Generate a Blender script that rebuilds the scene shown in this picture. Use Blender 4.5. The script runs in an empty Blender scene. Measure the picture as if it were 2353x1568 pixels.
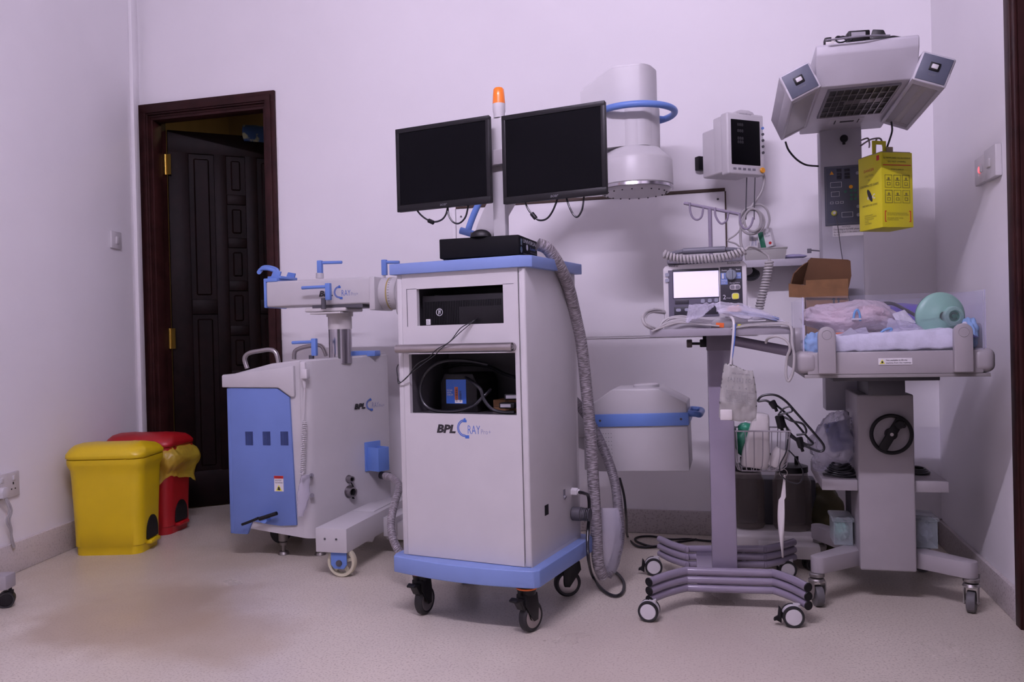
import bpy, bmesh, math, random
from mathutils import Vector as V, Matrix as Mx, noise
R = math.radians
random.seed(4)
sc = bpy.context.scene
COL = sc.collection

# ------------------------------------------------------------ camera, world, lights, exposure
FPX, CX, CY, CAMH = 1900.0, 1176.5, 784.0, 0.9
YAW, PITCH, ROLL = R(14.88), R(.36), R(1.4)
f_ = V((-math.sin(YAW) * math.cos(PITCH), math.cos(YAW) * math.cos(PITCH), -math.sin(PITCH)))
r0 = V((math.cos(YAW), math.sin(YAW), 0)); u0 = r0.cross(f_)
r_ = r0 * math.cos(ROLL) - u0 * math.sin(ROLL)
u_ = u0 * math.cos(ROLL) + r0 * math.sin(ROLL)
CAM = V((0, 0, CAMH))
cd = bpy.data.cameras.new('camera'); cam = bpy.data.objects.new('camera', cd); COL.objects.link(cam)
cd.sensor_width = 36; cd.lens = 36 * FPX / 2353; cd.clip_start = .05
cam.matrix_world = Mx(((r_.x, u_.x, -f_.x, 0), (r_.y, u_.y, -f_.y, 0), (r_.z, u_.z, -f_.z, CAMH), (0, 0, 0, 1)))
sc.camera = cam

w = bpy.data.worlds.new('world'); sc.world = w; w.use_nodes = True
w.node_tree.nodes['Background'].inputs[0].default_value = (.84, .76, .92, 1)
w.node_tree.nodes['Background'].inputs[1].default_value = .10

def area(name, loc, rot, sx, sy, power, col):
    l = bpy.data.lights.new(name, 'AREA'); l.shape = 'RECTANGLE'; l.size = sx; l.size_y = sy
    l.energy = power; l.color = col
    o = bpy.data.objects.new(name, l); COL.objects.link(o); o.location = loc; o.rotation_euler = rot
    return o
area('corridor_light', (-2.3, 4.9, 2.6), (0, 0, 0), .2, .2, 1.3, (1.0, .78, .42))

TUBE_POWER = 330.0   # strength of the fluorescent tube built under the ceiling
vs = sc.view_settings
vs.view_transform = 'Standard'; vs.look = 'None'; vs.gamma = 1; vs.exposure = .40; vs.use_curve_mapping = False

# ------------------------------------------------------------ pixel -> point helpers (used to measure where things stand)
def ray(px, py): return f_ + r_ * ((px - CX) / FPX) - u_ * ((py - CY) / FPX)
def PZ(px, py, z=0): d = ray(px, py); return CAM + d * ((z - CAMH) / d.z)
def PY(px, py, y): d = ray(px, py); return CAM + d * (y / d.y)
def PX(px, py, x): d = ray(px, py); return CAM + d * (x / d.x)

# ------------------------------------------------------------ materials
MAT = {}
def mat(name, col, rough=.5, metal=0, var=.04, nscale=8, bump=0, bscale=200, trans=0, emit=0, coat=0, spec=.5, col2=None, thresh=None, alpha=1):
    if name in MAT: return MAT[name]
    m = bpy.data.materials.new(name); m.use_nodes = True; nt = m.node_tree; b = nt.nodes['Principled BSDF']
    b.inputs['Roughness'].default_value = rough; b.inputs['Metallic'].default_value = metal
    b.inputs['Specular IOR Level'].default_value = spec
    tc = nt.nodes.new('ShaderNodeTexCoord')
    n = nt.nodes.new('ShaderNodeTexNoise'); n.inputs['Scale'].default_value = nscale; n.inputs['Detail'].default_value = 4
    nt.links.new(tc.outputs['Object'], n.inputs['Vector'])
    rp = nt.nodes.new('ShaderNodeValToRGB')
    c2 = col2 or tuple(max(0, c * (1 - var * 2)) for c in col)
    lo, hi = thresh or (.35, .65)
    rp.color_ramp.elements[0].position = lo; rp.color_ramp.elements[1].position = hi
    rp.color_ramp.elements[0].color = (*c2, 1); rp.color_ramp.elements[1].color = (*col, 1)
    nt.links.new(n.outputs['Fac'], rp.inputs['Fac']); nt.links.new(rp.outputs['Color'], b.inputs['Base Color'])
    if bump:
        n2 = nt.nodes.new('ShaderNodeTexNoise'); n2.inputs['Scale'].default_value = bscale; n2.inputs['Detail'].default_value = 3
        nt.links.new(tc.outputs['Object'], n2.inputs['Vector'])
        bp = nt.nodes.new('ShaderNodeBump'); bp.inputs['Strength'].default_value = bump; bp.inputs['Distance'].default_value = .002
        nt.links.new(n2.outputs['Fac'], bp.inputs['Height']); nt.links.new(bp.outputs['Normal'], b.inputs['Normal'])
    if trans: b.inputs['Transmission Weight'].default_value = trans
    if coat: b.inputs['Coat Weight'].default_value = coat
    if alpha < 1: b.inputs['Alpha'].default_value = alpha
    if emit:
        b.inputs['Emission Color'].default_value = (*col, 1); b.inputs['Emission Strength'].default_value = emit
    MAT[name] = m; return m

def film(name, tint=(.9, .9, .95), body=.2, rough=.15, bump=.6, bscale=60):
    """thin clear plastic: partly see-through, glossy, crinkled"""
    if name in MAT: return MAT[name]
    m = bpy.data.materials.new(name); m.use_nodes = True; nt = m.node_tree
    out = nt.nodes['Material Output']; b = nt.nodes['Principled BSDF']
    b.inputs['Base Color'].default_value = (*tint, 1); b.inputs['Roughness'].default_value = rough
    tr = nt.nodes.new('ShaderNodeBsdfTransparent'); tr.inputs[0].default_value = (*[min(1, .6 + .4 * c) for c in tint], 1)
    fr = nt.nodes.new('ShaderNodeFresnel'); fr.inputs[0].default_value = 1.45
    tc = nt.nodes.new('ShaderNodeTexCoord'); n = nt.nodes.new('ShaderNodeTexNoise')
    n.inputs['Scale'].default_value = bscale; n.inputs['Detail'].default_value = 3
    nt.links.new(tc.outputs['Object'], n.inputs['Vector'])
    bp = nt.nodes.new('ShaderNodeBump'); bp.inputs['Strength'].default_value = bump; bp.inputs['Distance'].default_value = .006
    nt.links.new(n.outputs['Fac'], bp.inputs['Height'])
    nt.links.new(bp.outputs['Normal'], b.inputs['Normal']); nt.links.new(bp.outputs['Normal'], fr.inputs['Normal'])
    ad = nt.nodes.new('ShaderNodeMath'); ad.operation = 'ADD'; ad.inputs[1].default_value = body; ad.use_clamp = True
    ge = nt.nodes.new('ShaderNodeNewGeometry'); inv = nt.nodes.new('ShaderNodeMath'); inv.operation = 'SUBTRACT'; inv.inputs[0].default_value = 1
    nt.links.new(ge.outputs['Backfacing'], inv.inputs[1]); ml = nt.nodes.new('ShaderNodeMath'); ml.operation = 'MULTIPLY'
    nt.links.new(fr.outputs[0], ml.inputs[0]); nt.links.new(inv.outputs[0], ml.inputs[1]); nt.links.new(ml.outputs[0], ad.inputs[0])
    mx = nt.nodes.new('ShaderNodeMixShader'); nt.links.new(ad.outputs[0], mx.inputs[0])
    nt.links.new(tr.outputs[0], mx.inputs[1]); nt.links.new(b.outputs[0], mx.inputs[2]); nt.links.new(mx.outputs[0], out.inputs[0])
    MAT[name] = m; return m

def wrapped(name, dark, light, rough=.3):
    """hose under crinkled cling film: fine diagonal streaks along the tube's UV"""
    m = bpy.data.materials.new(name); m.use_nodes = True; nt = m.node_tree; b = nt.nodes['Principled BSDF']
    b.inputs['Roughness'].default_value = rough
    uv = nt.nodes.new('ShaderNodeTexCoord'); mp = nt.nodes.new('ShaderNodeMapping')
    mp.inputs['Rotation'].default_value = (0, 0, R(28)); mp.inputs['Scale'].default_value = (2.2, 34, 1)
    n = nt.nodes.new('ShaderNodeTexNoise'); n.inputs['Scale'].default_value = 1.9; n.inputs['Detail'].default_value = 5
    n.inputs['Distortion'].default_value = .3
    rp = nt.nodes.new('ShaderNodeValToRGB'); rp.color_ramp.elements[0].position = .47; rp.color_ramp.elements[1].position = .66
    rp.color_ramp.elements[0].color = (*dark, 1); rp.color_ramp.elements[1].color = (*light, 1)
    nt.links.new(uv.outputs['UV'], mp.inputs[0]); nt.links.new(mp.outputs[0], n.inputs['Vector'])
    nt.links.new(n.outputs['Fac'], rp.inputs[0]); nt.links.new(rp.outputs[0], b.inputs['Base Color'])
    bp = nt.nodes.new('ShaderNodeBump'); bp.inputs['Strength'].default_value = .5; bp.inputs['Distance'].default_value = .003
    nt.links.new(n.outputs['Fac'], bp.inputs['Height']); nt.links.new(bp.outputs['Normal'], b.inputs['Normal'])
    MAT[name] = m; return m

WHITE = mat('white_paint', (.545, .53, .54), .38, var=.02)
WHITE2 = mat('white_plastic', (.62, .60, .615), .32, var=.02)
OFFW = mat('aged_white', (.62, .59, .58), .45, var=.04)
GREYW = mat('warmer_grey', (.36, .335, .35), .42, var=.03)
GREYM = mat('mid_grey', (.20, .19, .22), .5)
GREYD = mat('dark_grey', (.075, .072, .085), .5)
LILAC = mat('lilac_grey_paint', (.27, .235, .31), .22, var=.04, coat=.3)
BLUE = mat('cobalt_paint', (.135, .25, .62), .4, var=.03)
BLUEL = mat('pale_blue_paint', (.19, .275, .56), .38, var=.03)
BLUEM = mat('blue_panel', (.14, .22, .52), .5, var=.03)
BLACK = mat('black_plastic', (.006, .0055, .007), .45, spec=.3)
BLACKM = mat('black_matte', (.005, .005, .006), .7, spec=.12)
SCREEN = mat('screen_glass', (.0035, .0035, .0045), .35, spec=.06)
RUBBER = mat('rubber', (.015, .014, .016), .6)
CABLEB = mat('black_cable', (.012, .012, .016), .35)
CABLEG = mat('grey_cable', (.42, .40, .40), .45)
CHROME = mat('chrome', (.6, .58, .62), .18, 1, var=.1)
STEEL = mat('brushed_steel', (.42, .39, .39), .32, 1, var=.08)
ORANGE = mat('orange', (.95, .18, .01), .35, coat=.4)
RED = mat('red_plastic', (.38, .006, .010), .4, var=.05)
YELLOW = mat('yellow_plastic', (.70, .50, .006), .38, var=.03)
YCARD = mat('yellow_card', (.66, .60, .015), .55, var=.03)
WOOD = mat('dark_mahogany', (.008, .0022, .0018), .5, var=.25, nscale=14, bump=.15, bscale=60, spec=.12)
WOODF = mat('door_frame_wood', (.036, .010, .009), .5, spec=.2, var=.2, nscale=14, bump=.2, bscale=50)
BRASS = mat('brass', (.55, .36, .07), .35, .9)
CARDB = mat('cardboard', (.24, .12, .048), .8, var=.12, nscale=20)
CARDI = mat('cardboard_inside', (.13, .060, .024), .85, var=.1)
INK = mat('ink_black', (.018, .016, .02), .6)
INKB = mat('ink_blue', (.05, .14, .50), .5)
INKG = mat('ink_grey_blue', (.22, .25, .42), .5)
INKW = mat('ink_white', (.7, .7, .74), .5)
INKD = mat('ink_dim', (.16, .16, .18), .5)
INKR = mat('ink_red', (.55, .02, .02), .5)
PAPER = mat('paper', (.72, .70, .72), .7)
YEL2 = mat('bright_yellow', (.8, .78, .08), .5)
CLOTHW = mat('white_pad', (.80, .80, .84), .8, var=.06, nscale=40, bump=.5, bscale=120)
CLOTHB = mat('pale_blue_pad', (.30, .52, .80), .8, var=.1, nscale=30, bump=.4, bscale=90)
SLATE = mat('slate_panel', (.085, .095, .135), .5)
DEFB = mat('charcoal_panel', (.035, .034, .045), .45)
LCD = mat('lit_screen', (.80, .74, 1.0), .4, emit=.36, col2=(.74, .68, .94), var=.02)
LEDR = mat('red_led', (1, .03, .04), .4, emit=4)
FOILP = mat('foil_pouch', (.36, .35, .335), .38, var=.08, nscale=25, bump=.7, bscale=40)
PINK = mat('pink_skin', (.72, .36, .34), .55, var=.15, nscale=15)
PURPLE = mat('violet_bag', (.08, .05, .34), .4, var=.2, nscale=10, bump=.4, bscale=40)
GREENS = mat('green_silicone', (.24, .50, .37), .4, var=.05)
GREEND = mat('dark_green', (.02, .16, .09), .4)
TYRE = mat('cream_nylon', (.62, .58, .42), .5)
SMOKE = film('smoky_jar', (.30, .26, .23), .30, .2, .15, 10)
ACRY = film('clear_acrylic', (.86, .86, .95), .03, .05, 0.0, 5)
ACRE = film('acrylic_edge', (.66, .66, .85), .5, .1, 0, 5)
BAGC = film('clear_bag', (.78, .76, .86), .30, .14, .9, 38)
BUBBLE = film('bubble_film', (.84, .74, .80), .56, .16, 1.0, 110)
BINBAG = film('yellow_bag_film', (.80, .62, .06), .50, .28, .7, 40)
BOXC = film('clear_tub', (.66, .72, .74), .16, .2, .1, 10)
LAMPG = film('lamp_cover', (.70, .68, .68), .12, .25, .1, 10)
HOSE = wrapped('wrapped_hose', (.12, .105, .11), (.62, .57, .62))
HOSED = wrapped('wrapped_hose_dark', (.10, .09, .10), (.42, .38, .42))

def wallmat(name, col, amt=.05):
    m = mat(name, col, .62, var=amt, nscale=1.6, bump=.25, bscale=14, spec=.35); return m
WALL = wallmat('wall_paint', (.86, .84, .86), .02)

def stone(name, base, speck, stain=None, rough=.4):
    m = bpy.data.materials.new(name); m.use_nodes = True; nt = m.node_tree; b = nt.nodes['Principled BSDF']
    tc = nt.nodes.new('ShaderNodeTexCoord')
    def noise_(sc_, d=4):
        n = nt.nodes.new('ShaderNodeTexNoise'); n.inputs['Scale'].default_value = sc_; n.inputs['Detail'].default_value = d
        nt.links.new(tc.outputs['Object'], n.inputs['Vector']); return n
    def ramp(src, a, c0, bb, c1):
        r = nt.nodes.new('ShaderNodeValToRGB'); r.color_ramp.elements[0].position = a; r.color_ramp.elements[1].position = bb
        r.color_ramp.elements[0].color = (*c0, 1); r.color_ramp.elements[1].color = (*c1, 1)
        nt.links.new(src, r.inputs[0]); return r
    def mixc(fac, a, c):
        mx = nt.nodes.new('ShaderNodeMix'); mx.data_type = 'RGBA'
        nt.links.new(fac, mx.inputs[0]); 
        for s, i in ((a, 6), (c, 7)):
            if isinstance(s, tuple): mx.inputs[i].default_value = (*s, 1)
            else: nt.links.new(s, mx.inputs[i])
        return mx.outputs[2]
    big = ramp(noise_(2.2).outputs['Fac'], .35, tuple(c * .9 for c in base), .65, base)
    sp = ramp(noise_(150, 2).outputs['Fac'], .36, (1, 1, 1), .46, (0, 0, 0))
    c = mixc(sp.outputs[0], big.outputs[0], speck)
    if stain:
        # irregular worn damp patches with shapes of their own
        for (x, y, rad, col, st) in stain:
            mp = nt.nodes.new('ShaderNodeMapping'); mp.inputs['Location'].default_value = (-x / rad, -y / rad, 0); mp.inputs['Scale'].default_value = (1 / rad, 1 / rad, 1)
            nv = noise_(5.5, 5); ad = nt.nodes.new('ShaderNodeVectorMath'); ad.operation = 'SCALE'; ad.inputs['Scale'].default_value = .9
            nt.links.new(nv.outputs['Color'], ad.inputs[0])
            nt.links.new(tc.outputs['Object'], mp.inputs[0])
            a2 = nt.nodes.new('ShaderNodeVectorMath'); a2.operation = 'ADD'
            nt.links.new(mp.outputs[0], a2.inputs[0]); nt.links.new(ad.outputs[0], a2.inputs[1])
            a3 = nt.nodes.new('ShaderNodeVectorMath'); a3.operation = 'ADD'; a3.inputs[1].default_value = (-.45, -.45, -.45)
            nt.links.new(a2.outputs[0], a3.inputs[0])
            ln = nt.nodes.new('ShaderNodeVectorMath'); ln.operation = 'LENGTH'; nt.links.new(a3.outputs[0], ln.inputs[0])
            fr = ramp(ln.outputs['Value'], .55, (st, st, st), 1.0, (0, 0, 0))
            c = mixc(fr.outputs[0], c, col)
    nt.links.new(c, b.inputs['Base Color']); b.inputs['Roughness'].default_value = rough
    rr = ramp(noise_(3).outputs['Fac'], .3, (rough - .1,) * 3, .7, (rough + .12,) * 3); nt.links.new(rr.outputs[0], b.inputs['Roughness'])
    MAT[name] = m; return m
FLOOR = stone('terrazzo_floor', (.63, .575, .485), (.44, .385, .32), [(-1.95, 2.35, .42, (.33, .25, .16), .65), (-2.3, 2.75, .55, (.46, .39, .28), .6), (-1.55, 2.20, .30, (.40, .32, .22), .6), (-.2, 2.3, .5, (.46, .38, .33), .35)], .36)
SKIRT = stone('terrazzo_skirting', (.50, .46, .45), (.33, .29, .28), None, .45)

# ------------------------------------------------------------ mesh builder
def catmull(pts, k=6, closed=False):
    pts = [V(p) for p in pts]; n = len(pts)
    if n < 3: return pts
    out = []
    rng = range(n if closed else n - 1)
    for i in rng:
        if closed: p0, p1, p2, p3 = pts[i - 1], pts[i], pts[(i + 1) % n], pts[(i + 2) % n]
        else: p0, p1, p2, p3 = pts[max(i - 1, 0)], pts[i], pts[i + 1], pts[min(i + 2, n - 1)]
        for j in range(k):
            t = j / k
            out.append(.5 * ((2 * p1) + (p2 - p0) * t + (2 * p0 - 5 * p1 + 4 * p2 - p3) * t * t + (3 * p1 - p0 - 3 * p2 + p3) * t ** 3))
    if not closed: out.append(pts[-1])
    return out

class MB:
    def __init__(s): s.bm = bmesh.new(); s.uv = s.bm.loops.layers.uv.new('UVMap')
    def _merge(s, b2, M=None):
        if M is not None: b2.transform(M)
        me = bpy.data.meshes.new('t'); b2.to_mesh(me); b2.free(); s.bm.from_mesh(me); bpy.data.meshes.remove(me)
    def box(s, x0, x1, y0, y1, z0, z1, r=0, seg=2, M=None):
        s.k = getattr(s, 'k', 0) + 1; e = .00003 * (s.k % 14)   # no two faces share a plane
        x0, x1, y0, y1, z0, z1 = min(x0, x1) - e, max(x0, x1) + e, min(y0, y1) - e, max(y0, y1) + e, min(z0, z1) - e, max(z0, z1) + e
        b = bmesh.new(); bmesh.ops.create_cube(b, size=1)
        for v in b.verts: v.co = V(((x0 + x1) / 2 + v.co.x * (x1 - x0), (y0 + y1) / 2 + v.co.y * (y1 - y0), (z0 + z1) / 2 + v.co.z * (z1 - z0)))
        if r: bmesh.ops.bevel(b, geom=b.edges[:], offset=min(r, .49 * min(abs(x1 - x0), abs(y1 - y0), abs(z1 - z0))), segments=seg, affect='EDGES', profile=.5)
        s._merge(b, M); return s
    def prism(s, poly, lo, hi, axis='z', r=0, seg=2, M=None):
        """poly: list of 2D; axis z: (x,y); axis y: (x,z); axis x: (y,z)"""
        s.k = getattr(s, 'k', 0) + 1; e = .00003 * (s.k % 14) + .00001; lo, hi = min(lo, hi) - e, max(lo, hi) + e
        b = bmesh.new()
        def mk(p, h): return {'z': (p[0], p[1], h), 'y': (p[0], h, p[1]), 'x': (h, p[0], p[1])}[axis]
        a = [b.verts.new(mk(p, lo)) for p in poly]; c = [b.verts.new(mk(p, hi)) for p in poly]; n = len(poly)
        b.faces.new(a); b.faces.new(c[::-1])
        for i in range(n): b.faces.new((a[i], a[(i + 1) % n], c[(i + 1) % n], c[i]))
        bmesh.ops.recalc_face_normals(b, faces=b.faces[:])
        if r: bmesh.ops.bevel(b, geom=b.edges[:], offset=r, segments=seg, affect='EDGES', profile=.5)
        s._merge(b, M); return s
    def cyl(s, p0, p1, ra, rb=None, n=24, bev=0):
        p0, p1 = V(p0), V(p1); d = p1 - p0; L = d.length; rb = ra if rb is None else rb
        prof = [(0, 0), (ra - bev, 0), (ra, bev), (rb, L - bev), (rb - bev, L), (0, L)] if bev else [(0, 0), (ra, 0), (rb, L), (0, L)]
        q = V((0, 0, 1)).rotation_difference(d.normalized()).to_matrix().to_4x4()
        return s.lathe(prof, n=n, M=Mx.Translation(p0) @ q)
    def lathe(s, prof, n=32, M=None, a0=0, a1=360):
        b = bmesh.new(); full = abs(a1 - a0) >= 360; rings = []
        k = n if full else n + 1
        for (r, z) in prof:
            if r < 1e-6: rings.append([b.verts.new((0, 0, z))] * k); continue
            rings.append([b.verts.new((r * math.cos(R(a0 + (a1 - a0) * i / n)), r * math.sin(R(a0 + (a1 - a0) * i / n)), z)) for i in range(k)])
        for i in range(len(prof) - 1):
            for j in range(n):
                j2 = (j + 1) % k; q = [rings[i][j], rings[i][j2], rings[i + 1][j2], rings[i + 1][j]]
                u = []
                for x in q:
                    if x not in u: u.append(x)
                if len(u) > 2:
                    try: b.faces.new(u)
                    except ValueError: pass
        bmesh.ops.recalc_face_normals(b, faces=b.faces[:]); s._merge(b, M); return s
    def tube(s, pts, r, n=8, k=6, smooth=True, closed=False, caps=True, rads=None):
        P = catmull(pts, k, closed) if smooth else [V(p) for p in pts]
        if rads: rr = [rads[min(int(i / len(P) * len(rads)), len(rads) - 1)] for i in range(len(P))]
        N = len(P); T = []
        for i in range(N):
            a = P[(i - 1) % N] if (closed or i) else P[0]; c = P[(i + 1) % N] if (closed or i < N - 1) else P[-1]
            t = (c - a); T.append(t.normalized() if t.length > 1e-9 else V((0, 0, 1)))
        up = V((0, 0, 1)) if abs(T[0].z) < .9 else V((1, 0, 0))
        nrm = (up - T[0] * up.dot(T[0])).normalized(); rings = []; L = [0]
        for i in range(N):
            if i: nrm = (nrm - T[i] * nrm.dot(T[i])); nrm = nrm.normalized() if nrm.length > 1e-6 else T[i].orthogonal().normalized(); L.append(L[-1] + (P[i] - P[i - 1]).length)
            bn = T[i].cross(nrm); ra = rr[i] if rads else r
            rings.append([s.bm.verts.new(P[i] + (nrm * math.cos(2 * math.pi * j / n) + bn * math.sin(2 * math.pi * j / n)) * ra) for j in range(n)])
        M_ = N if closed else N - 1
        for i in range(M_):
            i2 = (i + 1) % N
            for j in range(n):
                j2 = (j + 1) % n
                f = s.bm.faces.new((rings[i][j], rings[i][j2], rings[i2][j2], rings[i2][j]))
                c = 2 * math.pi * r; va = L[i]; vb = L[i] + (P[i2] - P[i]).length
                for lp, (uu, vv) in zip(f.loops, ((j / n * c, va), ((j + 1) / n * c, va), ((j + 1) / n * c, vb), (j / n * c, vb))): lp[s.uv].uv = (uu * 10, vv * 10)
        if caps and not closed: s.bm.faces.new(rings[0][::-1]); s.bm.faces.new(rings[-1])
        return s
    def grid(s, fn, nu, nv, closed_u=False):
        vs_ = [[s.bm.verts.new(fn(i / nu, j / nv)) for j in range(nv + 1)] for i in range(nu if closed_u else nu + 1)]
        for i in range(nu):
            for j in range(nv):
                a = vs_[i]; b = vs_[(i + 1) % nu] if closed_u else vs_[i + 1]
                s.bm.faces.new((a[j], b[j], b[j + 1], a[j + 1]))
        return s
    def ball(s, c, rx, ry, rz, n=24, amp=0, fr=10, seed=0, flat=None):
        b = bmesh.new(); bmesh.ops.create_icosphere(b, subdivisions=4 if n > 20 else 3, radius=1)
        for v in b.verts:
            p = v.co.copy(); k = 1 + (amp * noise.noise(p * fr + V((seed, 0, 0))) if amp else 0)
            v.co = V((c[0] + p.x * rx * k, c[1] + p.y * ry * k, c[2] + p.z * rz * k))
            if flat is not None and v.co.z < flat: v.co.z = flat
        s._merge(b); return s
    def quad(s, a, b, c, d):
        s.bm.faces.new([s.bm.verts.new(x) for x in (a, b, c, d)]); return s
    def build(s, name, m, parent=None, ang=35, M=None):
        me = bpy.data.meshes.new(name)
        if M is not None: s.bm.transform(M)
        s.bm.to_mesh(me); s.bm.free()
        for p in me.polygons: p.use_smooth = True
        me.set_sharp_from_angle(angle=R(ang)); me.materials.append(m)
        o = bpy.data.objects.new(name, me); COL.objects.link(o)
        if parent is not None: o.parent = parent
        return o

def thing(name, label, cat, loc=(0, 0, 0), rz=0, group=None, rot=None):
    o = bpy.data.objects.new(name, None); o.empty_display_size = .05; COL.objects.link(o)
    o.location = loc; o.rotation_euler = rot or (0, 0, R(rz)); o['label'] = label; o['category'] = cat
    if group: o['group'] = group
    bpy.context.view_layer.update(); return o
def tag(o, label, cat, group=None, kind=None):
    o['label'] = label; o['category'] = cat
    if group: o['group'] = group
    if kind: o['kind'] = kind
    return o
def split_loose(o):
    """every loose piece of a small part becomes a part of its own"""
    bm = bmesh.new(); bm.from_mesh(o.data); bm.verts.ensure_lookup_table(); seen = set(); comps = []
    for v in bm.verts:
        if v.index in seen: continue
        st = [v]; seen.add(v.index); c = []
        while st:
            a = st.pop(); c.append(a.index)
            for e in a.link_edges:
                b = e.other_vert(a)
                if b.index not in seen: seen.add(b.index); st.append(b)
        comps.append(set(c))
    bm.free(); out = []
    for c in comps[1:]:
        b2 = bmesh.new(); b2.from_mesh(o.data); b2.verts.ensure_lookup_table()
        bmesh.ops.delete(b2, geom=[v for v in b2.verts if v.index not in c], context='VERTS')
        me = bpy.data.meshes.new(o.name); b2.to_mesh(me); b2.free(); me.materials.append(o.data.materials[0])
        q = bpy.data.objects.new(o.name.split('.')[0], me); COL.objects.link(q); q.parent = o.parent; out.append(q)
    b2 = bmesh.new(); b2.from_mesh(o.data); b2.verts.ensure_lookup_table()
    bmesh.ops.delete(b2, geom=[v for v in b2.verts if v.index not in comps[0]], context='VERTS'); b2.to_mesh(o.data); b2.free()
    return [o] + out
def adopt(o, root):
    """make a finished world-space mesh a part of a thing"""
    bpy.context.view_layer.update(); o.data.transform(root.matrix_world.inverted() @ o.matrix_world); o.matrix_world = Mx.Identity(4); o.parent = root; o.matrix_parent_inverse = Mx.Identity(4); o.location = (0, 0, 0); o.rotation_euler = (0, 0, 0)
    for k in ('label', 'category', 'group'):
        if k in o: del o[k]
    return o
def struct(o): o['kind'] = 'structure'; return o
def loc(root, p): return root.matrix_world.inverted() @ V(p)
def locs(root, ps): return [loc(root, p) for p in ps]
# local frame queries on an upright rotated root
def LY(root, px, py, y=0):
    Mi = root.matrix_world.inverted(); o = Mi @ CAM; d = Mi.to_3x3() @ ray(px, py); return o + d * ((y - o.y) / d.y)
def LX(root, px, py, x=0):
    Mi = root.matrix_world.inverted(); o = Mi @ CAM; d = Mi.to_3x3() @ ray(px, py); return o + d * ((x - o.x) / d.x)
def LZ(root, px, py, z=0):
    Mi = root.matrix_world.inverted(); o = Mi @ CAM; d = Mi.to_3x3() @ ray(px, py); return o + d * ((z - o.z) / d.z)

FRONT = Mx.Rotation(R(90), 4, 'X')          # text plane (x,y) -> (x, 0, z), facing -y
RIGHT = Mx.Rotation(R(90), 4, 'Z') @ FRONT  # facing +x, text runs along +y
def lettering(s, x0, x1, y0, y1, m, parent, at, face=FRONT, bold=0, shear=0, name='lettering', label=None, keep=False, rot=0, ext=.0004):
    """text fitted into a rectangle on a flat face; at = origin on that face in parent coordinates"""
    c = bpy.data.curves.new('txt', 'FONT'); c.body = s; c.extrude = 0; c.offset = bold; c.shear = shear; c.size = 1; c.resolution_u = 2
    to = bpy.data.objects.new('txt', c); COL.objects.link(to); bpy.context.view_layer.update()
    me = bpy.data.meshes.new_from_object(to.evaluated_get(bpy.context.evaluated_depsgraph_get()))
    COL.objects.unlink(to); bpy.data.objects.remove(to); bpy.data.curves.remove(c)
    if rot: me.transform(Mx.Rotation(R(rot), 4, 'Z'))
    xs = [v.co.x for v in me.vertices]; ys = [v.co.y for v in me.vertices]
    a, b, e, g = min(xs), max(xs), min(ys), max(ys)
    sx = (x1 - x0) / (b - a); sy = (y1 - y0) / (g - e)
    if keep: sx = sy = min(sx, sy)
    T = Mx.Translation(V(at)) @ face @ Mx.Translation((0, 0, ext)) @ Mx.Translation((x0, y0, 0)) @ Mx.Diagonal((sx, sy, 1, 1)) @ Mx.Translation((-a, -e, 0))
    me.transform(T); me.materials.clear(); me.materials.append(m)
    o = bpy.data.objects.new(name, me); COL.objects.link(o); o.parent = parent
    if label: o['label'] = label
    return o
def patch(x0, x1, y0, y1, m, parent, at, face=FRONT, name='sticker', th=.0008, r=0):
    mb = MB(); mb.box(x0, x1, y0, y1, 0, th, r)
    return mb.build(name, m, parent, M=Mx.Translation(V(at)) @ face)

def logo(parent, at, W, face=FRONT, dim=False):
    """bold slanted letters, a C-shaped arc with end blocks, light letters"""
    lettering('BPL', 0, .36 * W, 0, .14 * W, INK, parent, at, face, .05, .22, 'logo_lettering')
    mb = MB(); F = Mx.Translation(V(at)) @ face
    for rr, tt in ((.135, .008), (.112, .007)):
        pts = [V((.53 * W + rr * W * math.cos(R(a)), .09 * W + rr * W * math.sin(R(a)), .0006)) for a in range(88, 286, 11)]
        for i in range(len(pts) - 1):
            d = (pts[i + 1] - pts[i]).normalized(); nn = V((-d.y, d.x, 0)) * tt * W
            mb.quad(pts[i] + nn, pts[i + 1] + nn, pts[i + 1] - nn, pts[i] - nn)
    mb.box(.505 * W, .565 * W, .185 * W, .225 * W, 0, .0008); mb.box(.515 * W, .545 * W, .215 * W, .25 * W, 0, .0008)
    mb.box(.535 * W, .605 * W, -.075 * W, -.025 * W, 0, .0008)
    mb.build('logo_emblem', INKB, parent, M=F)
    lettering('RAY', .585 * W, .81 * W, .0, .135 * W, INKB if not dim else INKG, parent, at, face, -.01, 0, 'logo_lettering')
    lettering('Pro+', .825 * W, 1.0 * W, 0, .075 * W, INKG, parent, at, face, -.008, 0, 'logo_lettering')

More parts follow.
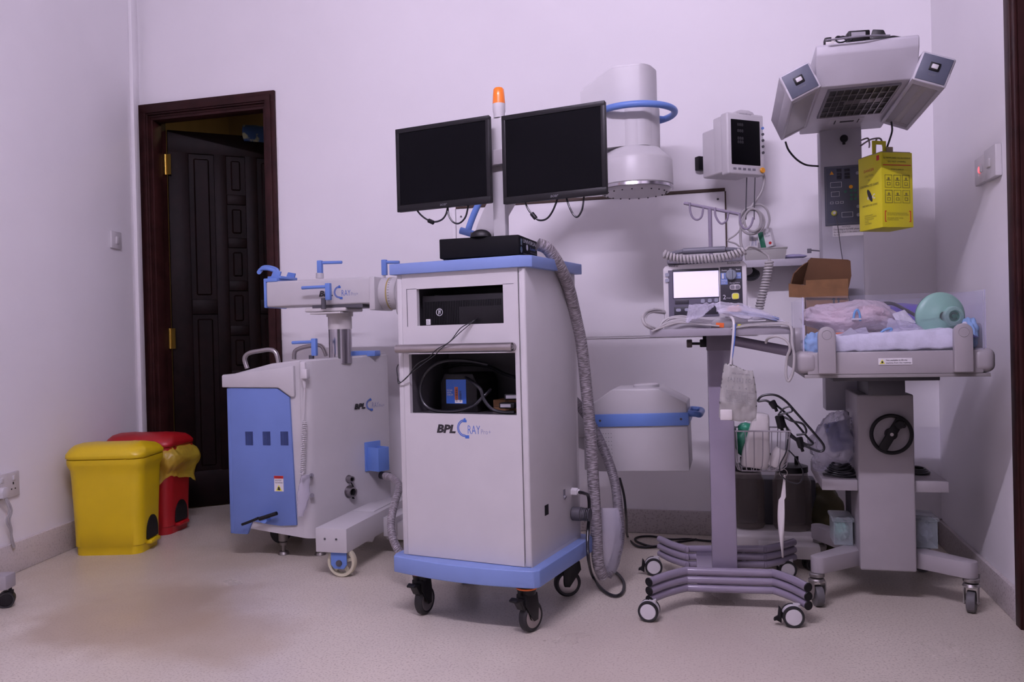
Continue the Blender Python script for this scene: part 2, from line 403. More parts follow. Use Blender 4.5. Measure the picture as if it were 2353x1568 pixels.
def black_caster(parent, p, deg, top, brake=True):
    """industrial swivel caster: wheel with steel disc, black fork, orange ring, brake lever"""
    Rw = .046; M = Mx.Translation(V(p)) @ Mx.Rotation(R(deg), 4, 'Z')
    mb = MB(); H = top
    mb.cyl((0, 0, H - .008), (0, 0, H), .03, n=28); mb.cyl((0, 0, H - .032), (0, 0, H - .016), .027, .030, n=28)
    for sy in (-1, 1): mb.prism([(-.028, H - .03), (.026, H - .03), (.028, H - .06), (-.012 + .0, Rw - .012), (-.030, Rw - .010), (-.034, H - .07)], sy * .017 - .0025, sy * .017 + .0025, 'y', r=.0015)
    mb.prism([(-.028, H - .03), (.026, H - .03), (.03, H - .06), (-.03, H - .06)], -.017, .017, 'y')
    c = mb.build('caster', BLACK, parent, M=M)
    t = MB(); X = -.016
    t.lathe([(.018, -.011), (.033, -.012), (.040, -.014), (Rw, -.008), (Rw, .008), (.040, .014), (.033, .012), (.018, .011)], 36, Mx.Translation((X, 0, Rw)) @ Mx.Rotation(R(90), 4, 'X'))
    t.build('tyre', RUBBER, c, M=M)
    d = MB(); d.lathe([(0, -.013), (.006, -.013), (.010, -.0105), (.032, -.0135), (.034, -.0125), (.034, .0125), (.032, .0135), (.010, .0105), (.006, .013), (0, .013)], 30, Mx.Translation((X, 0, Rw)) @ Mx.Rotation(R(90), 4, 'X'))
    d.build('wheel_disc', STEEL, c, M=M)
    o = MB(); o.lathe([(.026, 0), (.032, .001), (.032, .005), (.026, .006), (.026, 0)], 28, Mx.Translation((0, 0, H - .016))); o.build('swivel_ring', ORANGE, c, M=M)
    if brake:
        b = MB(); b.prism([(.018, H - .045), (.055, H - .032), (.068, H - .038), (.066, H - .044), (.050, H - .045), (.030, H - .075), (.02, H - .075)], -.014, .014, 'y', r=.002)
        b.build('brake_pedal', BLACK, c, M=M)
    return c

def twin_caster(parent, p, deg, top, Rw=.033, brake=False, body=None, disc=None):
    body = body or WHITE2; disc = disc or WHITE2
    M = Mx.Translation(V(p)) @ Mx.Rotation(R(deg), 4, 'Z'); A = Mx.Translation((0, 0, Rw)) @ Mx.Rotation(R(90), 4, 'X')
    m = MB(); m.lathe([(0, -.010), (Rw * .98, -.010), (Rw * 1.02, 0), (Rw * .98, .010), (0, .010)], 28, A, -30, 160)
    m.cyl((.012, 0, Rw), (.012, 0, top), .0055, n=14); m.cyl((.012, 0, Rw * 1.5), (.012, 0, Rw * 2.1), .011, n=16)
    c = m.build('caster', body, parent, M=M)
    for s in (-1, 1):
        t = MB(); t.lathe([(Rw * .78, s * .021), (Rw * .95, s * .0215), (Rw, s * .019), (Rw, s * .011), (Rw * .9, s * .009), (Rw * .4, s * .009)], 36, A); t.build('tyre', RUBBER, c, M=M)
        d = MB(); d.lathe([(0, s * .0225), (Rw * .72, s * .0215), (Rw * .80, s * .019), (Rw * .8, s * .012), (0, s * .012)], 36, A); d.build('wheel_disc', disc, c, M=M)
    if brake:
        b = MB(); b.prism([(-Rw * 1.05, Rw * .3), (-Rw * 1.5, Rw * .55), (-Rw * 1.75, Rw * .5), (-Rw * 1.7, Rw * .75), (-Rw * 1.35, Rw * .95), (-Rw * 1.25, Rw * 1.9), (-Rw * 1.0, Rw * 1.6)], -.007, .007, 'y', r=.0015)
        b.build('brake_pedal', BLACK, c, M=M)
    return c

# ============================================================ SETTING
YB, XR, ZC = 3.74, .82, 3.0
DX0, DX1, DZ = -3.0, -2.195, 2.165     # outer edges of the left door's frame
mb = MB(); mb.box(-3.9, 2.4, -2.2, 3.86, -.1, 0); struct(mb.build('floor', FLOOR))
mb = MB(); mb.box(-3.9, 2.4, -2.2, 3.86, ZC, ZC + .08); struct(mb.build('ceiling', WALL))
mb = MB()
mb.box(-3.35, DX0 + .03, YB, YB + .12, 0, ZC)
mb.box(DX0 + .03, DX1 - .03, YB, YB + .12, DZ - .03, ZC)
mb.box(DX1 - .03, 1.2, YB, YB + .12, 0, ZC)
struct(mb.build('wall_back', WALL))
LW = Mx.Translation((-2.995, 3.71, 0)) @ Mx.Rotation(R(100.66), 4, 'Z')   # left wall frame: room on local -y
mb = MB(); mb.box(-6.0, .03, 0, .12, 0, ZC); struct(mb.build('wall_left', WALL, M=LW))
mb = MB(); mb.box(XR, XR + .12, 2.78, YB, 0, ZC); mb.box(XR, XR + .12, -2.2, 1.75, 0, ZC); mb.box(XR, XR + .12, 1.75, 2.78, 2.25, ZC)
struct(mb.build('wall_right', WALL))
mb = MB(); mb.box(DX1 + .0, XR, YB - .016, YB, 0, .106, .004); struct(mb.build('baseboard_back', SKIRT))
mb = MB(); mb.box(-6.0, -.05, -.016, 0, 0, .122, .004, M=LW); struct(mb.build('baseboard_left', stone('pale_skirting', (.72, .67, .66), (.56, .52, .51), None, .45)))
mb = MB(); mb.box(XR - .016, XR, 2.785, YB - .016, 0, .10, .004); struct(mb.build('baseboard_right', SKIRT))
mb = MB(); mb.box(-.068, -.02, -.02, 0, .12, ZC, .003, M=LW); struct(mb.build('trim_1', WALL))
# ceiling lamp that lights the room: batten with a bare fluorescent tube, above the camera
tube_m = bpy.data.materials.new('fluorescent_tube'); tube_m.use_nodes = True
_b = tube_m.node_tree.nodes['Principled BSDF']; _b.inputs['Emission Color'].default_value = (.86, .745, 1.0, 1); _b.inputs['Emission Strength'].default_value = TUBE_POWER
fx = thing('ceiling_light', 'long bare fluorescent tube on a white batten under the ceiling', 'light', (-.55, .65, ZC))
mb = MB(); mb.box(-.62, .62, -.03, .03, -.04, 0, .004); mb.build('batten', WHITE2, fx)
mb = MB()
for x in (-.61, .61): mb.box(x - .01, x + .01, -.02, .02, -.085, -.04, .003)
mb.build('tube_holder', WHITE2, fx)
mb = MB(); mb.cyl((-.6, 0, -.065), (.6, 0, -.065), .016, n=10); mb.build('lamp_tube', tube_m, fx)
# room beyond the left door
CORR = mat('corridor_plaster', (.40, .30, .17), .7)
mb = MB(); mb.box(-3.6, -1.6, 5.3, 5.4, 0, 2.7); mb.box(-3.6, -3.5, 3.87, 5.3, 0, 2.7); mb.box(-1.7, -1.6, 3.87, 5.3, 0, 2.7)
struct(mb.build('wall_corridor', CORR))
mb = MB(); mb.box(-3.6, -1.6, 3.86, 5.4, 2.7, 2.8); struct(mb.build('ceiling_corridor', CORR))
mb = MB(); mb.box(-3.6, -1.6, 3.86, 5.4, -.1, 0); struct(mb.build('floor_corridor', FLOOR))

# left door: frame with stepped moulding, open leaf with raised panels, two brass hinges
d1 = bpy.data.objects.new('door_1', None); COL.objects.link(d1); d1['kind'] = 'structure'
d1.location = ((DX0 + DX1) / 2, YB, 0); bpy.context.view_layer.update()
hw = (DX1 - DX0) / 2
mb = MB()
for s in (-1, 1):
    a, b = sorted((s * hw, s * (hw - .058)))
    mb.box(a, b, -.018, .0, 0, DZ, .004)
    a, b = sorted((s * (hw - .02), s * (hw - .050))); mb.box(a, b, -.026, -.014, 0, DZ - .02, .004)
    a, b = sorted((s * (hw - .031), s * (hw - .062))); mb.box(a, b, -.004, .122, 0, DZ - .06)
    a, b = sorted((s * (hw - .06), s * (hw - .075))); mb.box(a, b, .0, .07, 0, DZ - .06, .002)
mb.box(-hw, hw, -.018, 0, DZ - .058, DZ, .004); mb.box(-hw + .02, hw - .02, -.026, -.014, DZ - .05, DZ - .02, .004)
mb.box(-hw + .031, hw - .031, -.004, .122, DZ - .068, DZ - .033); mb.box(-hw + .06, hw - .06, 0, .07, DZ - .083, DZ - .066, .002)
mb.build('door_frame', WOODF, d1)
# ragged plaster edge beside the frame
mb = MB(); random.seed(8)
pts = [(hw - .002, DZ + .003)]
z = DZ
outer = []
while z > .9:
    outer.append((hw + .003 + random.random() * .005, z)); z -= .05 + random.random() * .06
poly = [(hw - .004, DZ)] + outer + [(hw - .004, .9)]
mb.prism(poly, -.003, -.0005, 'y'); mb.build('plaster_edge', mat('bare_plaster', (.86, .83, .84), .8), d1)
lf = Mx.Translation((-2.925 - d1.location.x, .115, 0)) @ Mx.Rotation(R(40), 4, 'Z')
mb = MB(); LWd, LH = .70, 2.06
mb.box(0, LWd, .01, .03, .006, LH)
def rail(x0, x1, z0, z1): mb.box(x0, x1, 0, .04, z0, z1, .004)
for x0, x1 in ((0, .105), (.235, .30), (.40, .465), (.595, LWd)): rail(x0, x1, .006, LH)
for z0, z1 in ((.006, .20), (LH - .12, LH)): rail(0, LWd, z0, z1)
for c, zs in (((.105, .235), (1.06, 1.14)), ((.465, .595), (1.06, 1.14))): rail(c[0], c[1], *zs)
for z0 in (.44, .69, .94, 1.19, 1.43, 1.67): rail(.30, .40, z0, z0 + .055)
def panel(x0, x1, z0, z1): mb.box(x0 + .02, x1 - .02, .003, .037, z0 + .02, z1 - .02, .012, 1)
for x0, x1 in ((.105, .235), (.465, .595)): panel(x0, x1, .20, 1.06); panel(x0, x1, 1.14, LH - .12)
zz = [.20, .44, .69, .94, 1.19, 1.43, 1.67, LH - .12]
for i in range(7): panel(.30, .40, zz[i] + (.055 if i else 0), zz[i + 1])
mb.build('door_leaf', WOOD, d1, M=lf)
for z in (1.87, .93):
    mb = MB(); p = Mx.Translation((-2.945 - d1.location.x, .105, 0))
    mb.cyl((.012, 0, z - .055), (.012, 0, z + .055), .008, n=14); mb.box(-.018, .012, -.002, .002, z - .055, z + .055); mb.box(.012, .045, -.001, .003, z - .055, z + .055)
    for k in range(4): mb.cyl((.012, 0, z - .04 + k * .027), (.012, 0, z - .037 + k * .027), .0092, n=12)
    mb.build('hinge', BRASS, d1, M=p)
# dark leaf and frame of the doorway at the right edge
d2 = bpy.data.objects.new('door_2', None); COL.objects.link(d2); d2['kind'] = 'structure'; d2.location = (XR, 2.26, 0)
bpy.context.view_layer.update()
mb = MB()
mb.box(-.014, .0, .44, .52, 0, 2.29, .004); mb.box(-.02, -.01, .455, .50, 0, 2.27, .003); mb.box(0, .12, .44, .515, 0, 2.25)
mb.box(-.014, .0, -.51, -.44, 0, 2.29, .004); mb.box(0, .12, -.505, -.44, 0, 2.25); mb.box(-.014, 0, -.51, .52, 2.21, 2.29, .004); mb.box(0, .12, -.44, .44, 2.2, 2.25)
mb.build('door_frame', WOODF, d2)
mb = MB(); mb.box(.06, .10, -.44, .44, .005, 2.2, .002)
for z0, z1 in ((.2, .95), (1.1, 2.05)):
    for y0, y1 in ((-.36, -.04), (.04, .36)): mb.box(.052, .062, y0, y1, z0, z1, .006, 1)
mb.build('door_leaf', WOOD, d2)

# cloth over the top edge of the open leaf
M = Mx.Translation((-2.925, YB + .115, 0)) @ Mx.Rotation(R(40), 4, 'Z')
mb = MB()
def cf(u, v):
    x = .40 + .27 * u + .012 * math.sin(v * 6); a = math.pi * v
    s_ = (v - .5) * 2
    y = .02 - math.copysign(min(1, abs(s_) * 1.8), s_) * .037; z = 2.075 + .045 * (1 - min(1, abs(s_) * 1.9) ** 2) - max(0, abs(s_) - .5) * .10
    n_ = noise.noise(V((u * 5, v * 4, 2))) * .010
    return M @ V((x, y + (n_ if abs(s_) > .5 else 0) * .5, z + abs(n_)))
mb.grid(cf, 26, 20)
clothm = mat('blue_white_cloth', (.02, .06, .16), .8, col2=(.26, .27, .16), nscale=14, thresh=(.38, .44))
o = mb.build('cloth', clothm); sm = o.modifiers.new('thick', 'SOLIDIFY'); sm.thickness = .006
tag(o, 'blue and white patterned cloth draped over the top of the open door leaf', 'cloth')

# board covering an opening in the back wall
wb = thing('wall_board', 'large white panel fixed on the back wall with a dark brown top edge', 'panel', (-.61, YB, 0))
mb = MB(); mb.box(-.64, .594, -.012, 0, .885, 1.508, .002); mb.build('panel', WALL, wb)
mb = MB(); mb.box(-.64, .596, -.016, 0, 1.508, 1.522, .001); mb.box(.594, .600, -.010, 0, 1.10, 1.508); mb.build('top_edge', mat('brown_edge', (.05, .025, .015), .6), wb)
mb = MB(); mb.box(-.66, -.642, -.02, 0, 1.05, 1.51, .003); mb.box(-.645, .72, -.007, 0, .878, .886, .001); mb.build('edge_strip', WALL, wb)
mb = MB()
for p in ((-.615, 1.47), (.565, 1.475)): mb.cyl((p[0], -.0135, p[1]), (p[0], -.012, p[1]), .005, n=10)
mb.build('screw', GREYD, wb)

# switches and socket on the walls
sw = thing('light_switch', 'single square white light switch on the left wall beside the open door', 'switch', LW @ V((-.247, 0, 1.423)), 100.66)
mb = MB(); mb.box(-.046, .046, -.012, 0, -.043, .043, .004); mb.build('plate', WHITE2, sw)
mb = MB(); mb.box(-.011, .012, -.018, -.010, -.018, .018, .002, M=Mx.Rotation(R(6), 4, 'X')); mb.build('rocker', WHITE2, sw)
so = thing('wall_socket', 'white double socket with a plug, low on the left wall', 'socket', LW @ V((-1.10, 0, .355)), 100.66)
mb = MB(); mb.box(-.085, .085, -.012, 0, -.05, .05, .004); mb.build('plate', WHITE2, so)
mb = MB()
for x in (-.02, .05): 
    mb.box(x - .008, x + .008, -.016, -.010, .016, .036, .003)
mb.build('rocker', WHITE2, so)
mb = MB()
for x in (-.038, .046):
    mb.box(x - .003, x + .003, -.0128, -.0118, .0, .010); mb.box(x - .014, x - .008, -.0128, -.0118, -.02, -.015); mb.box(x + .008, x + .014, -.0128, -.0118, -.02, -.015)
mb.build('pin_hole', INK, so)
pl = thing('power_plug', 'white power plug with a drooping grey cord in the left wall socket', 'plug', LW @ V((-1.135, -.0125, .335)), 100.66)
mb = MB(); mb.prism([(-.02, -.02), (.02, -.02), (.024, .004), (.012, .022), (-.012, .022), (-.024, .004)], -.028, 0, 'y', r=.004); mb.build('plug_body', WHITE2, pl)
mb = MB(); pp = [(0, -.024, -.02), (.01, -.03, -.07), (.006, -.022, -.11), (.028, -.02, -.15), (.045, -.014, -.19), (.06, -.012, -.225)]
mb.tube(pp, .0045); pp2 = [(p[0] + .012 * math.sin(i), p[1] - .004, p[2]) for i, p in enumerate(pp)]; mb.tube(pp2, .0035); mb.build('cord', CABLEG, pl)

ws = thing('wall_switch', 'double white switch plate with a glowing red light on the right wall', 'switch', (XR, 2.985, 1.41), -90)
# local +x runs toward the camera (world -y), local -y points into the room (world -x)
mb = MB(); mb.box(-.12, -.003, -.016, 0, -.045, .045, .004); mb.box(.003, .12, -.020, 0, -.05, .05, .004); mb.build('plate', WHITE2, ws)
mb = MB(); mb.box(-.045, -.03, -.022, -.014, -.012, .012, .003); mb.box(.045, .075, -.026, -.018, -.014, .014, .003); mb.build('rocker', WHITE2, ws)
mb = MB(); mb.cyl((-.055, -.020, 0), (-.055, -.014, 0), .010, n=16); mb.build('indicator_light', LEDR, ws)

# ============================================================ BINS
def make_bin(label, m, at, rz):
    t = thing('pedal_bin', label, 'bin', at, rz)
    def sect(hx, hy, z, r=.05, k=8):
        out = []
        for cx, cy, a0 in ((hx - r, hy - r, 0), (-hx + r, hy - r, 90), (-hx + r, -hy + r, 180), (hx - r, -hy + r, 270)):
            for i in range(k + 1): a = R(a0 + 90 * i / k); out.append(V((cx + r * math.cos(a), cy + r * math.sin(a), z)))
        return out
    def loft(secs, cap0=True, cap1=True):
        b = MB(); rings = [[b.bm.verts.new(p) for p in s_] for s_ in secs]; n = len(rings[0])
        for i in range(len(rings) - 1):
            for j in range(n): b.bm.faces.new((rings[i][j], rings[i][(j + 1) % n], rings[i + 1][(j + 1) % n], rings[i + 1][j]))
        if cap0: b.bm.faces.new(rings[0][::-1])
        if cap1: b.bm.faces.new(rings[-1])
        return b
    body = loft([sect(.142, .105, 0, .045), sect(.143, .106, .035, .045), sect(.147, .109, .038, .045), sect(.150, .111, .12), sect(.158, .118, .33), sect(.160, .120, .365), sect(.168, .128, .385), sect(.170, .130, .395), sect(.170, .130, .412), sect(.160, .12, .412)])
    o = body.build('bin_body', m, t, ang=50)
    lid = loft([sect(.168, .128, .414), sect(.173, .133, .420), sect(.172, .132, .432), sect(.164, .125, .448, .06), sect(.150, .112, .461, .06), sect(.125, .09, .468, .06), sect(.08, .05, .470, .04)], True, True)
    o = lid.build('lid', m, t, ang=60)
    for v in o.data.vertices:   # two low lobes with a valley between them on the pedal side
        if v.co.z > .43:
            v.co.z += .010 * max(0, 1 - ((v.co.y + .03) / .09) ** 2) - .006 * math.exp(-((v.co.y - .055) / .02) ** 2)
    a = MB(); arch = [(-.052, .052), (.052, .052)] + [(.052 * math.cos(R(q)), .085 + .065 * math.sin(R(q))) for q in range(0, 181, 15)]
    x = .1475
    a.prism(arch, .125, .1555, 'x'); o = a.build('pedal_recess', BLACK, t)
    p = MB(); p.box(.135, .170, -.046, .046, .030, .048, .006); p.build('pedal', m, t)
    return t
yb = make_bin('bright yellow pedal bin with a closed domed lid by the left wall', YELLOW, (-2.640, 3.075, 0), 15)
rb = make_bin('red pedal bin behind the yellow one, with a yellow bag hanging over its rim', RED, (-2.735, 3.415, 0), 8)
# liner bag folded over the red bin's rim
mb = MB(); Mr = rb.matrix_world.copy()
def bag(u, v):
    a = 2 * math.pi * u; ca, sa = math.cos(a), math.sin(a)
    e = 2 / 5.0; hx = .172; hy = .132
    n1 = noise.noise(V((ca * 2.2, sa * 2.2, v * 2.2))); n2 = noise.noise(V((ca * 6, sa * 6, v * 5 + 3)))
    k = 1.02 + .15 * math.sin(math.pi * min(1, v * 1.15)) * (.6 + .6 * max(0, ca)) + .08 * n1 * v + .04 * n2
    x = math.copysign(abs(ca) ** e, ca) * hx * k; y = math.copysign(abs(sa) ** e, sa) * hy * k
    if v < .12: x *= .95; y *= .95
    x = max(x, -.182); z = .414 - v * (.155 + .03 * n1 + .02 * math.sin(a * 3)) + .006 * n2
    p = Mr @ V((x, y, z))
    return p
mb.grid(bag, 90, 16, closed_u=True)
o = mb.build('bin_liner', BINBAG, None, ang=60); tag(o, 'yellow translucent plastic bag crumpled over the rim of the red bin', 'bag')

# foot of some other trolley peeking in at the left edge
ft = thing('trolley_foot', 'pale grey trolley leg end with a black caster at the left edge of the floor', 'trolley', (-2.455, 2.32, 0), 15)
mb = MB(); mb.box(-.16, .014, -.03, .03, .064, .115, .006); mb.build('leg', GREYW, ft)
c = twin_caster(ft, (-.004, 0, 0), 25, .066, .027, True, BLACK, BLACK)
twin_caster(ft, (-.13, 0, 0), -20, .066, .027, False, BLACK, BLACK)

# ============================================================ MONITOR CART (local: front y=0, x -.455..0)
ct = thing('monitor_cart', 'tall white cabinet cart with pale blue top and base plates on black casters', 'cart', (-.593, 2.397, 0), -11)
Wc, Dc, Z0, Z1 = -.455, .405, .203, 1.105
mb = MB()
mb.box(Wc, Wc + .018, 0, Dc, Z0, Z1, .002); mb.box(-.022, 0, 0, Dc, Z0, Z1, .006, 3); mb.box(Wc, 0, Dc - .015, Dc, Z0, Z1)
mb.box(Wc, 0, .004, Dc, Z0, Z0 + .01); mb.box(Wc, 0, .004, Dc, Z1 - .01, Z1)
mb.build('cabinet_body', WHITE, ct)
fx0, fx1 = Wc + .0195, -.0235
mb = MB()
def fr(x0, x1, z0, z1): mb.box(x0, x1, -.001, .014, z0, z1)
fr(fx0, fx1, 1.056, Z1); fr(fx0, -.380, .939, 1.056); fr(-.073, fx1, .939, 1.056); fr(fx0, fx1, .849, .939)
fr(fx0, -.415, .660, .849); fr(-.037, fx1, .660, .849); fr(fx0, fx1, Z0 + .002, .660)
mb.build('front_panel', WHITE, ct)
mb = MB()
for (x0, x1, z0, z1) in ((-.418, -.416, .937, 1.058),): mb.box(x0, x1, -.0016, 0, z0, z1)
mb.box(-.418, -.38, -.0016, 0, 1.0565, 1.0575); mb.box(-.073, -.037, -.0016, 0, 1.0565, 1.0575)
mb.build('panel_seam', GREYD, ct)
# shade inside the white compartments, painted in as dark grey sheets
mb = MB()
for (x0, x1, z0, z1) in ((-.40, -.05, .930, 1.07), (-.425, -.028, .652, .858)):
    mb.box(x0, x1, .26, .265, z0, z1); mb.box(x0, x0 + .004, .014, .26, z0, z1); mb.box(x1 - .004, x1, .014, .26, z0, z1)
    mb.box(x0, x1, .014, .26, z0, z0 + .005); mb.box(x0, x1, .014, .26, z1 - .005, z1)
mb.build('compartment_shade', mat('painted_shade', (.085, .08, .09), .5), ct)
# top plate with cut front-right corner, base plate with bowed front
mb = MB(); mb.prism([(-.474, -.014), (-.010, -.014), (.020, .012), (.020, .425), (-.474, .425)], Z1, 1.140, 'z', r=.0025); mb.build('top_plate', BLUEL, ct)
arc = [(-.476 + .505 * i / 14, -.026 - .030 * math.sin(math.pi * i / 14)) for i in range(15)]
arc[-1] = (.018, -.026)
mb = MB(); mb.prism([(-.487, .0)] + arc + [(.030, -.008), (.034, .44), (.020, .455), (-.470, .455), (-.487, .44)], .150, Z0, 'z', r=.004, seg=3); mb.build('base_plate', BLUEL, ct)
mb = MB(); hz_ = .867
mb.tube([(-.424, .0, hz_), (-.424, -.022, hz_), (-.420, -.030, hz_), (-.41, -.033, hz_), (-.06, -.033, hz_), (-.05, -.030, hz_), (-.046, -.022, hz_), (-.046, 0, hz_)], .0138, 18, 3); mb.build('handle', STEEL, ct)
logo(ct, (-.318, -.0012, .600), .192)
black_caster(ct, (-.412, .035, 0), 25 + 180 + 65, .150)
black_caster(ct, (-.028, .02, 0), 75 + 180, .150)
black_caster(ct, (-.035, .40, 0), 38, .150, False)
black_caster(ct, (-.43, .40, 0), 38, .150, False)
# side fittings
mb = MB(); mb.box(-.001, .001, .106, .134, .338, .370); mb.build('vent_slot', BLACK, ct)
mb = MB(); mb.cyl((0, .335, .299), (.034, .335, .299), .0235, .0235, 24, .003); mb.cyl((.034, .335, .299), (.05, .335, .299), .019, n=20)
for k in range(5): mb.cyl((.036 + k * .006, .335, .299), (.039 + k * .006, .335, .299), .0215, n=20)
mb.build('hose_gland', GREYD, ct)
mb = MB(); mb.cyl((0, .335, .372), (.022, .335, .372), .014, n=6); mb.cyl((.02, .335, .372), (.03, .335, .372), .010, n=16); mb.build('cable_gland', WHITE2, ct)
mb = MB(); mb.box(-.001, .002, .258, .274, .372, .392, .001); mb.cyl((0, .265, .368), (.006, .265, .365), .007, n=12); mb.build('key_lock', GREYM, ct)
# post, crossbar, beacon
mb = MB(); mb.box(-.236, -.190, .265, .295, 1.14, 1.64, .004); mb.build('post', WHITE, ct)
mb = MB(); mb.box(-.42, .02, .238, .264, 1.475, 1.525, .003); mb.build('crossbar', GREYW, ct)
mb = MB(); mb.lathe([(0, 1.64), (.0195, 1.64), (.0195, 1.655), (.0215, 1.662), (.0215, 1.688), (0, 1.688)], 28, Mx.Translation((-.2105, .28, 0))); bc = mb.build('beacon', WHITE2, ct)
mb = MB(); mb.lathe([(0, 1.688), (.0215, 1.688), (.0200, 1.715), (.0180, 1.737), (.014, 1.742), (0, 1.743)], 28, Mx.Translation((-.2105, .28, 0))); mb.build('beacon_lens', mat('beacon_orange', (.95, .22, .01), .3, var=.02, coat=.5), bc)

def make_monitor(label, x0, x1, z0, z1, y):
    t = thing('monitor', label, 'monitor', ct.matrix_world @ V(((x0 + x1) / 2, y, (z0 + z1) / 2)), -11, 'black monitors on the cart')
    hw, hh = (x1 - x0) / 2, (z1 - z0) / 2
    mb = MB(); mb.box(-hw, hw, .004, .020, -hh, hh, .004); mb.prism([(-hw * .6, -hh * .6), (hw * .6, -hh * .6), (hw * .5, hh * .6), (-hw * .5, hh * .6)], .018, .036, 'y', r=.004); mb.build('housing', BLACK, t)
    mb = MB()
    for a in ((-hw, -hw + .014, -hh, hh), (hw - .014, hw, -hh, hh), (-hw, hw, hh - .016, hh), (-hw, hw, -hh, -hh + .022)): mb.box(a[0], a[1], -.001, .008, a[2], a[3], .0015)
    mb.build('bezel', BLACK, t)
    mb = MB(); mb.box(-hw + .013, hw - .013, .0015, .004, -hh + .021, hh - .015); mb.build('screen', SCREEN, t)
    lettering('acer', -.010, .018, -hh + .006, -hh + .0135, INKD, t, (0, -.001, 0), name='maker_lettering', shear=.2, bold=.01)
    return t
m1 = make_monitor('left black monitor on the cart post, tilted beside the beacon', -.582, -.212, 1.344, 1.634, .205)
m2 = make_monitor('right black monitor on the cart post, in front of the white detector drum', -.166, .192, 1.334, 1.624, .205)
def mon_cables(t, runs, fer):
    for r in runs:
        mb = MB(); mb.tube([LY(t, px, py, yy) for px, py, yy in r], .0032, 8); mb.build('cable', CABLEB, t)
    p = LY(t, *fer[0], .014); q = LY(t, *fer[1], .014)
    mb = MB(); mb.cyl(p, q, .0075, n=12); mb.build('ferrite_bead', BLACK, t)
mon_cables(m1, [[(955, 478, .02), (965, 492, .015), (980, 504, .014), (998, 510, .014), (1015, 505, .014), (1025, 492, .015), (1029, 474, .02)], [(1029, 474, .02), (1031, 495, .014), (1042, 511, .014), (1056, 513, .014), (1070, 498, .015), (1077, 468, .02)]], ((985, 507), (996, 512)))
mon_cables(m2, [[(1205, 460, .02), (1213, 480, .015), (1224, 494, .014), (1238, 506, .014), (1256, 503, .014), (1270, 485, .015), (1282, 455, .02)], [(1301, 453, .02), (1308, 475, .014), (1318, 494, .014), (1328, 498, .014), (1338, 480, .015), (1342, 450, .02)]], ((1222, 491), (1231, 502)))

# black wide case with feet on the cart, mouse on it
bx = thing('flat_case', 'wide flat black case with printed side, on the pale blue cart top', 'case', ct.matrix_world @ V((-.300, .012, 1.140)), -2)
mb = MB(); mb.box(0, .262, 0, .215, .008, .070, .003); mb.build('case', BLACKM, bx)
for q in ((.01, .012), (.24, .012), (.01, .2), (.24, .2)):
    mb = MB(); mb.box(q[0], q[0] + .014, q[1] - .006, q[1] + .008, 0, .009, .002); mb.build('foot', BLACK, bx)
def side(s, a, b, c, d, m, n='lettering', **k): lettering(s, a, b, c, d, m, bx, (.2622, 0, .008), RIGHT, name=n, **k)
side('UNIVERSAL', .045, .205, .042, .054, INKW)
side('SWISS MADE · SERVICE', .045, .20, .006, .010, INKD); side('RETRACTABLE', .13, .205, .016, .020, INKD)
mb = MB(); F = Mx.Translation((.2624, 0, .008)) @ RIGHT
mb.lathe([(.0075, 0), (.0095, 0), (.0095, .0006), (.0075, .0006)], 24, F @ Mx.Translation((.090, .030, 0)))
mb.box(.087, .094, .024, .036, 0, .0006, M=F); mb.build('emblem', INKW, bx)
mb = MB(); mb.lathe([(0, 0), (.010, 0), (.010, .0006), (0, .0006)], 24, F @ Mx.Translation((.024, .018, 0))); mb.box(.018, .032, .032, .052, 0, .0006, M=F); mb.build('printed_picture', mat('printed_art', (.05, .11, .18), .5, col2=(.22, .25, .26), nscale=160, thresh=(.4, .5)), bx)
side('Laser', .125, .195, .026, .036, INKB, shear=.3)
ms = thing('computer_mouse', 'black computer mouse lying on the wide black case', 'mouse', ct.matrix_world @ V((-.168, .045, 1.2105)), 5)
mb = MB(); mb.ball((0, 0, .0), .034, .021, .024, flat=0); mb.build('mouse_shell', BLACK, ms)
mb = MB(); mb.box(-.033, -.022, -.0008, .0008, .004, .016); mb.build('scroll_wheel', GREYD, ms)

# computer in the upper opening
pc = thing('desktop_computer', 'black desktop computer lying in the upper opening of the cart', 'computer', ct.matrix_world @ V((-.372, .022, .9355)), -11)
mb = MB(); mb.box(-.002, .293, 0, .215, 0, .098, .002); mb.build('case', BLACK, pc)
mb = MB()
for i in range(46): mb.box(.008 + i * .006, .010 + i * .006, -.0012, .0005, .006, .079) if i < 21 else mb.box(.008 + i * .006, .010 + i * .006, -.0012, .0005, .060, .079)
o = mb.build('front_grille', BLACKM, pc); o['kind'] = 'stuff'
mb = MB(); mb.lathe([(.0105, 0), (.012, 0), (.012, .001), (.0105, .001)], 30, Mx.Translation((.062, -.0015, .045)) @ FRONT); mb.build('round_badge', INKW, pc)
lettering('DELL', .0575, .0665, .037, .053, INKW, pc, (0, -.0015, 0), name='badge_lettering', rot=-90, bold=.02)
patch(.012, .028, .006, .024, PAPER, pc, (0, -.0014, 0), name='white_sticker')
lettering('Ai\nSY', .014, .026, .009, .021, INKD, pc, (0, -.0024, 0), name='sticker_lettering')
mb = MB(); mb.box(.02, .10, .03, .08, .099, .103, .001, M=Mx.Rotation(R(3), 4, 'Y')); mb.build('paper_slip', mat('dark_paper', (.12, .12, .13), .4), pc)
cb = MB()
a = [LY(ct, *q) for q in ((1096, 733, .018), (1090, 737, -.004), (1062, 760, -.022), (1038, 782, -.052), (1012, 803, -.055), (1000, 816, -.050), (965, 842, -.03), (940, 862, -.02), (917, 882, -.008), (914, 868, -.006))]
cb.tube([ct.matrix_world @ p for p in a], .0016, 6)
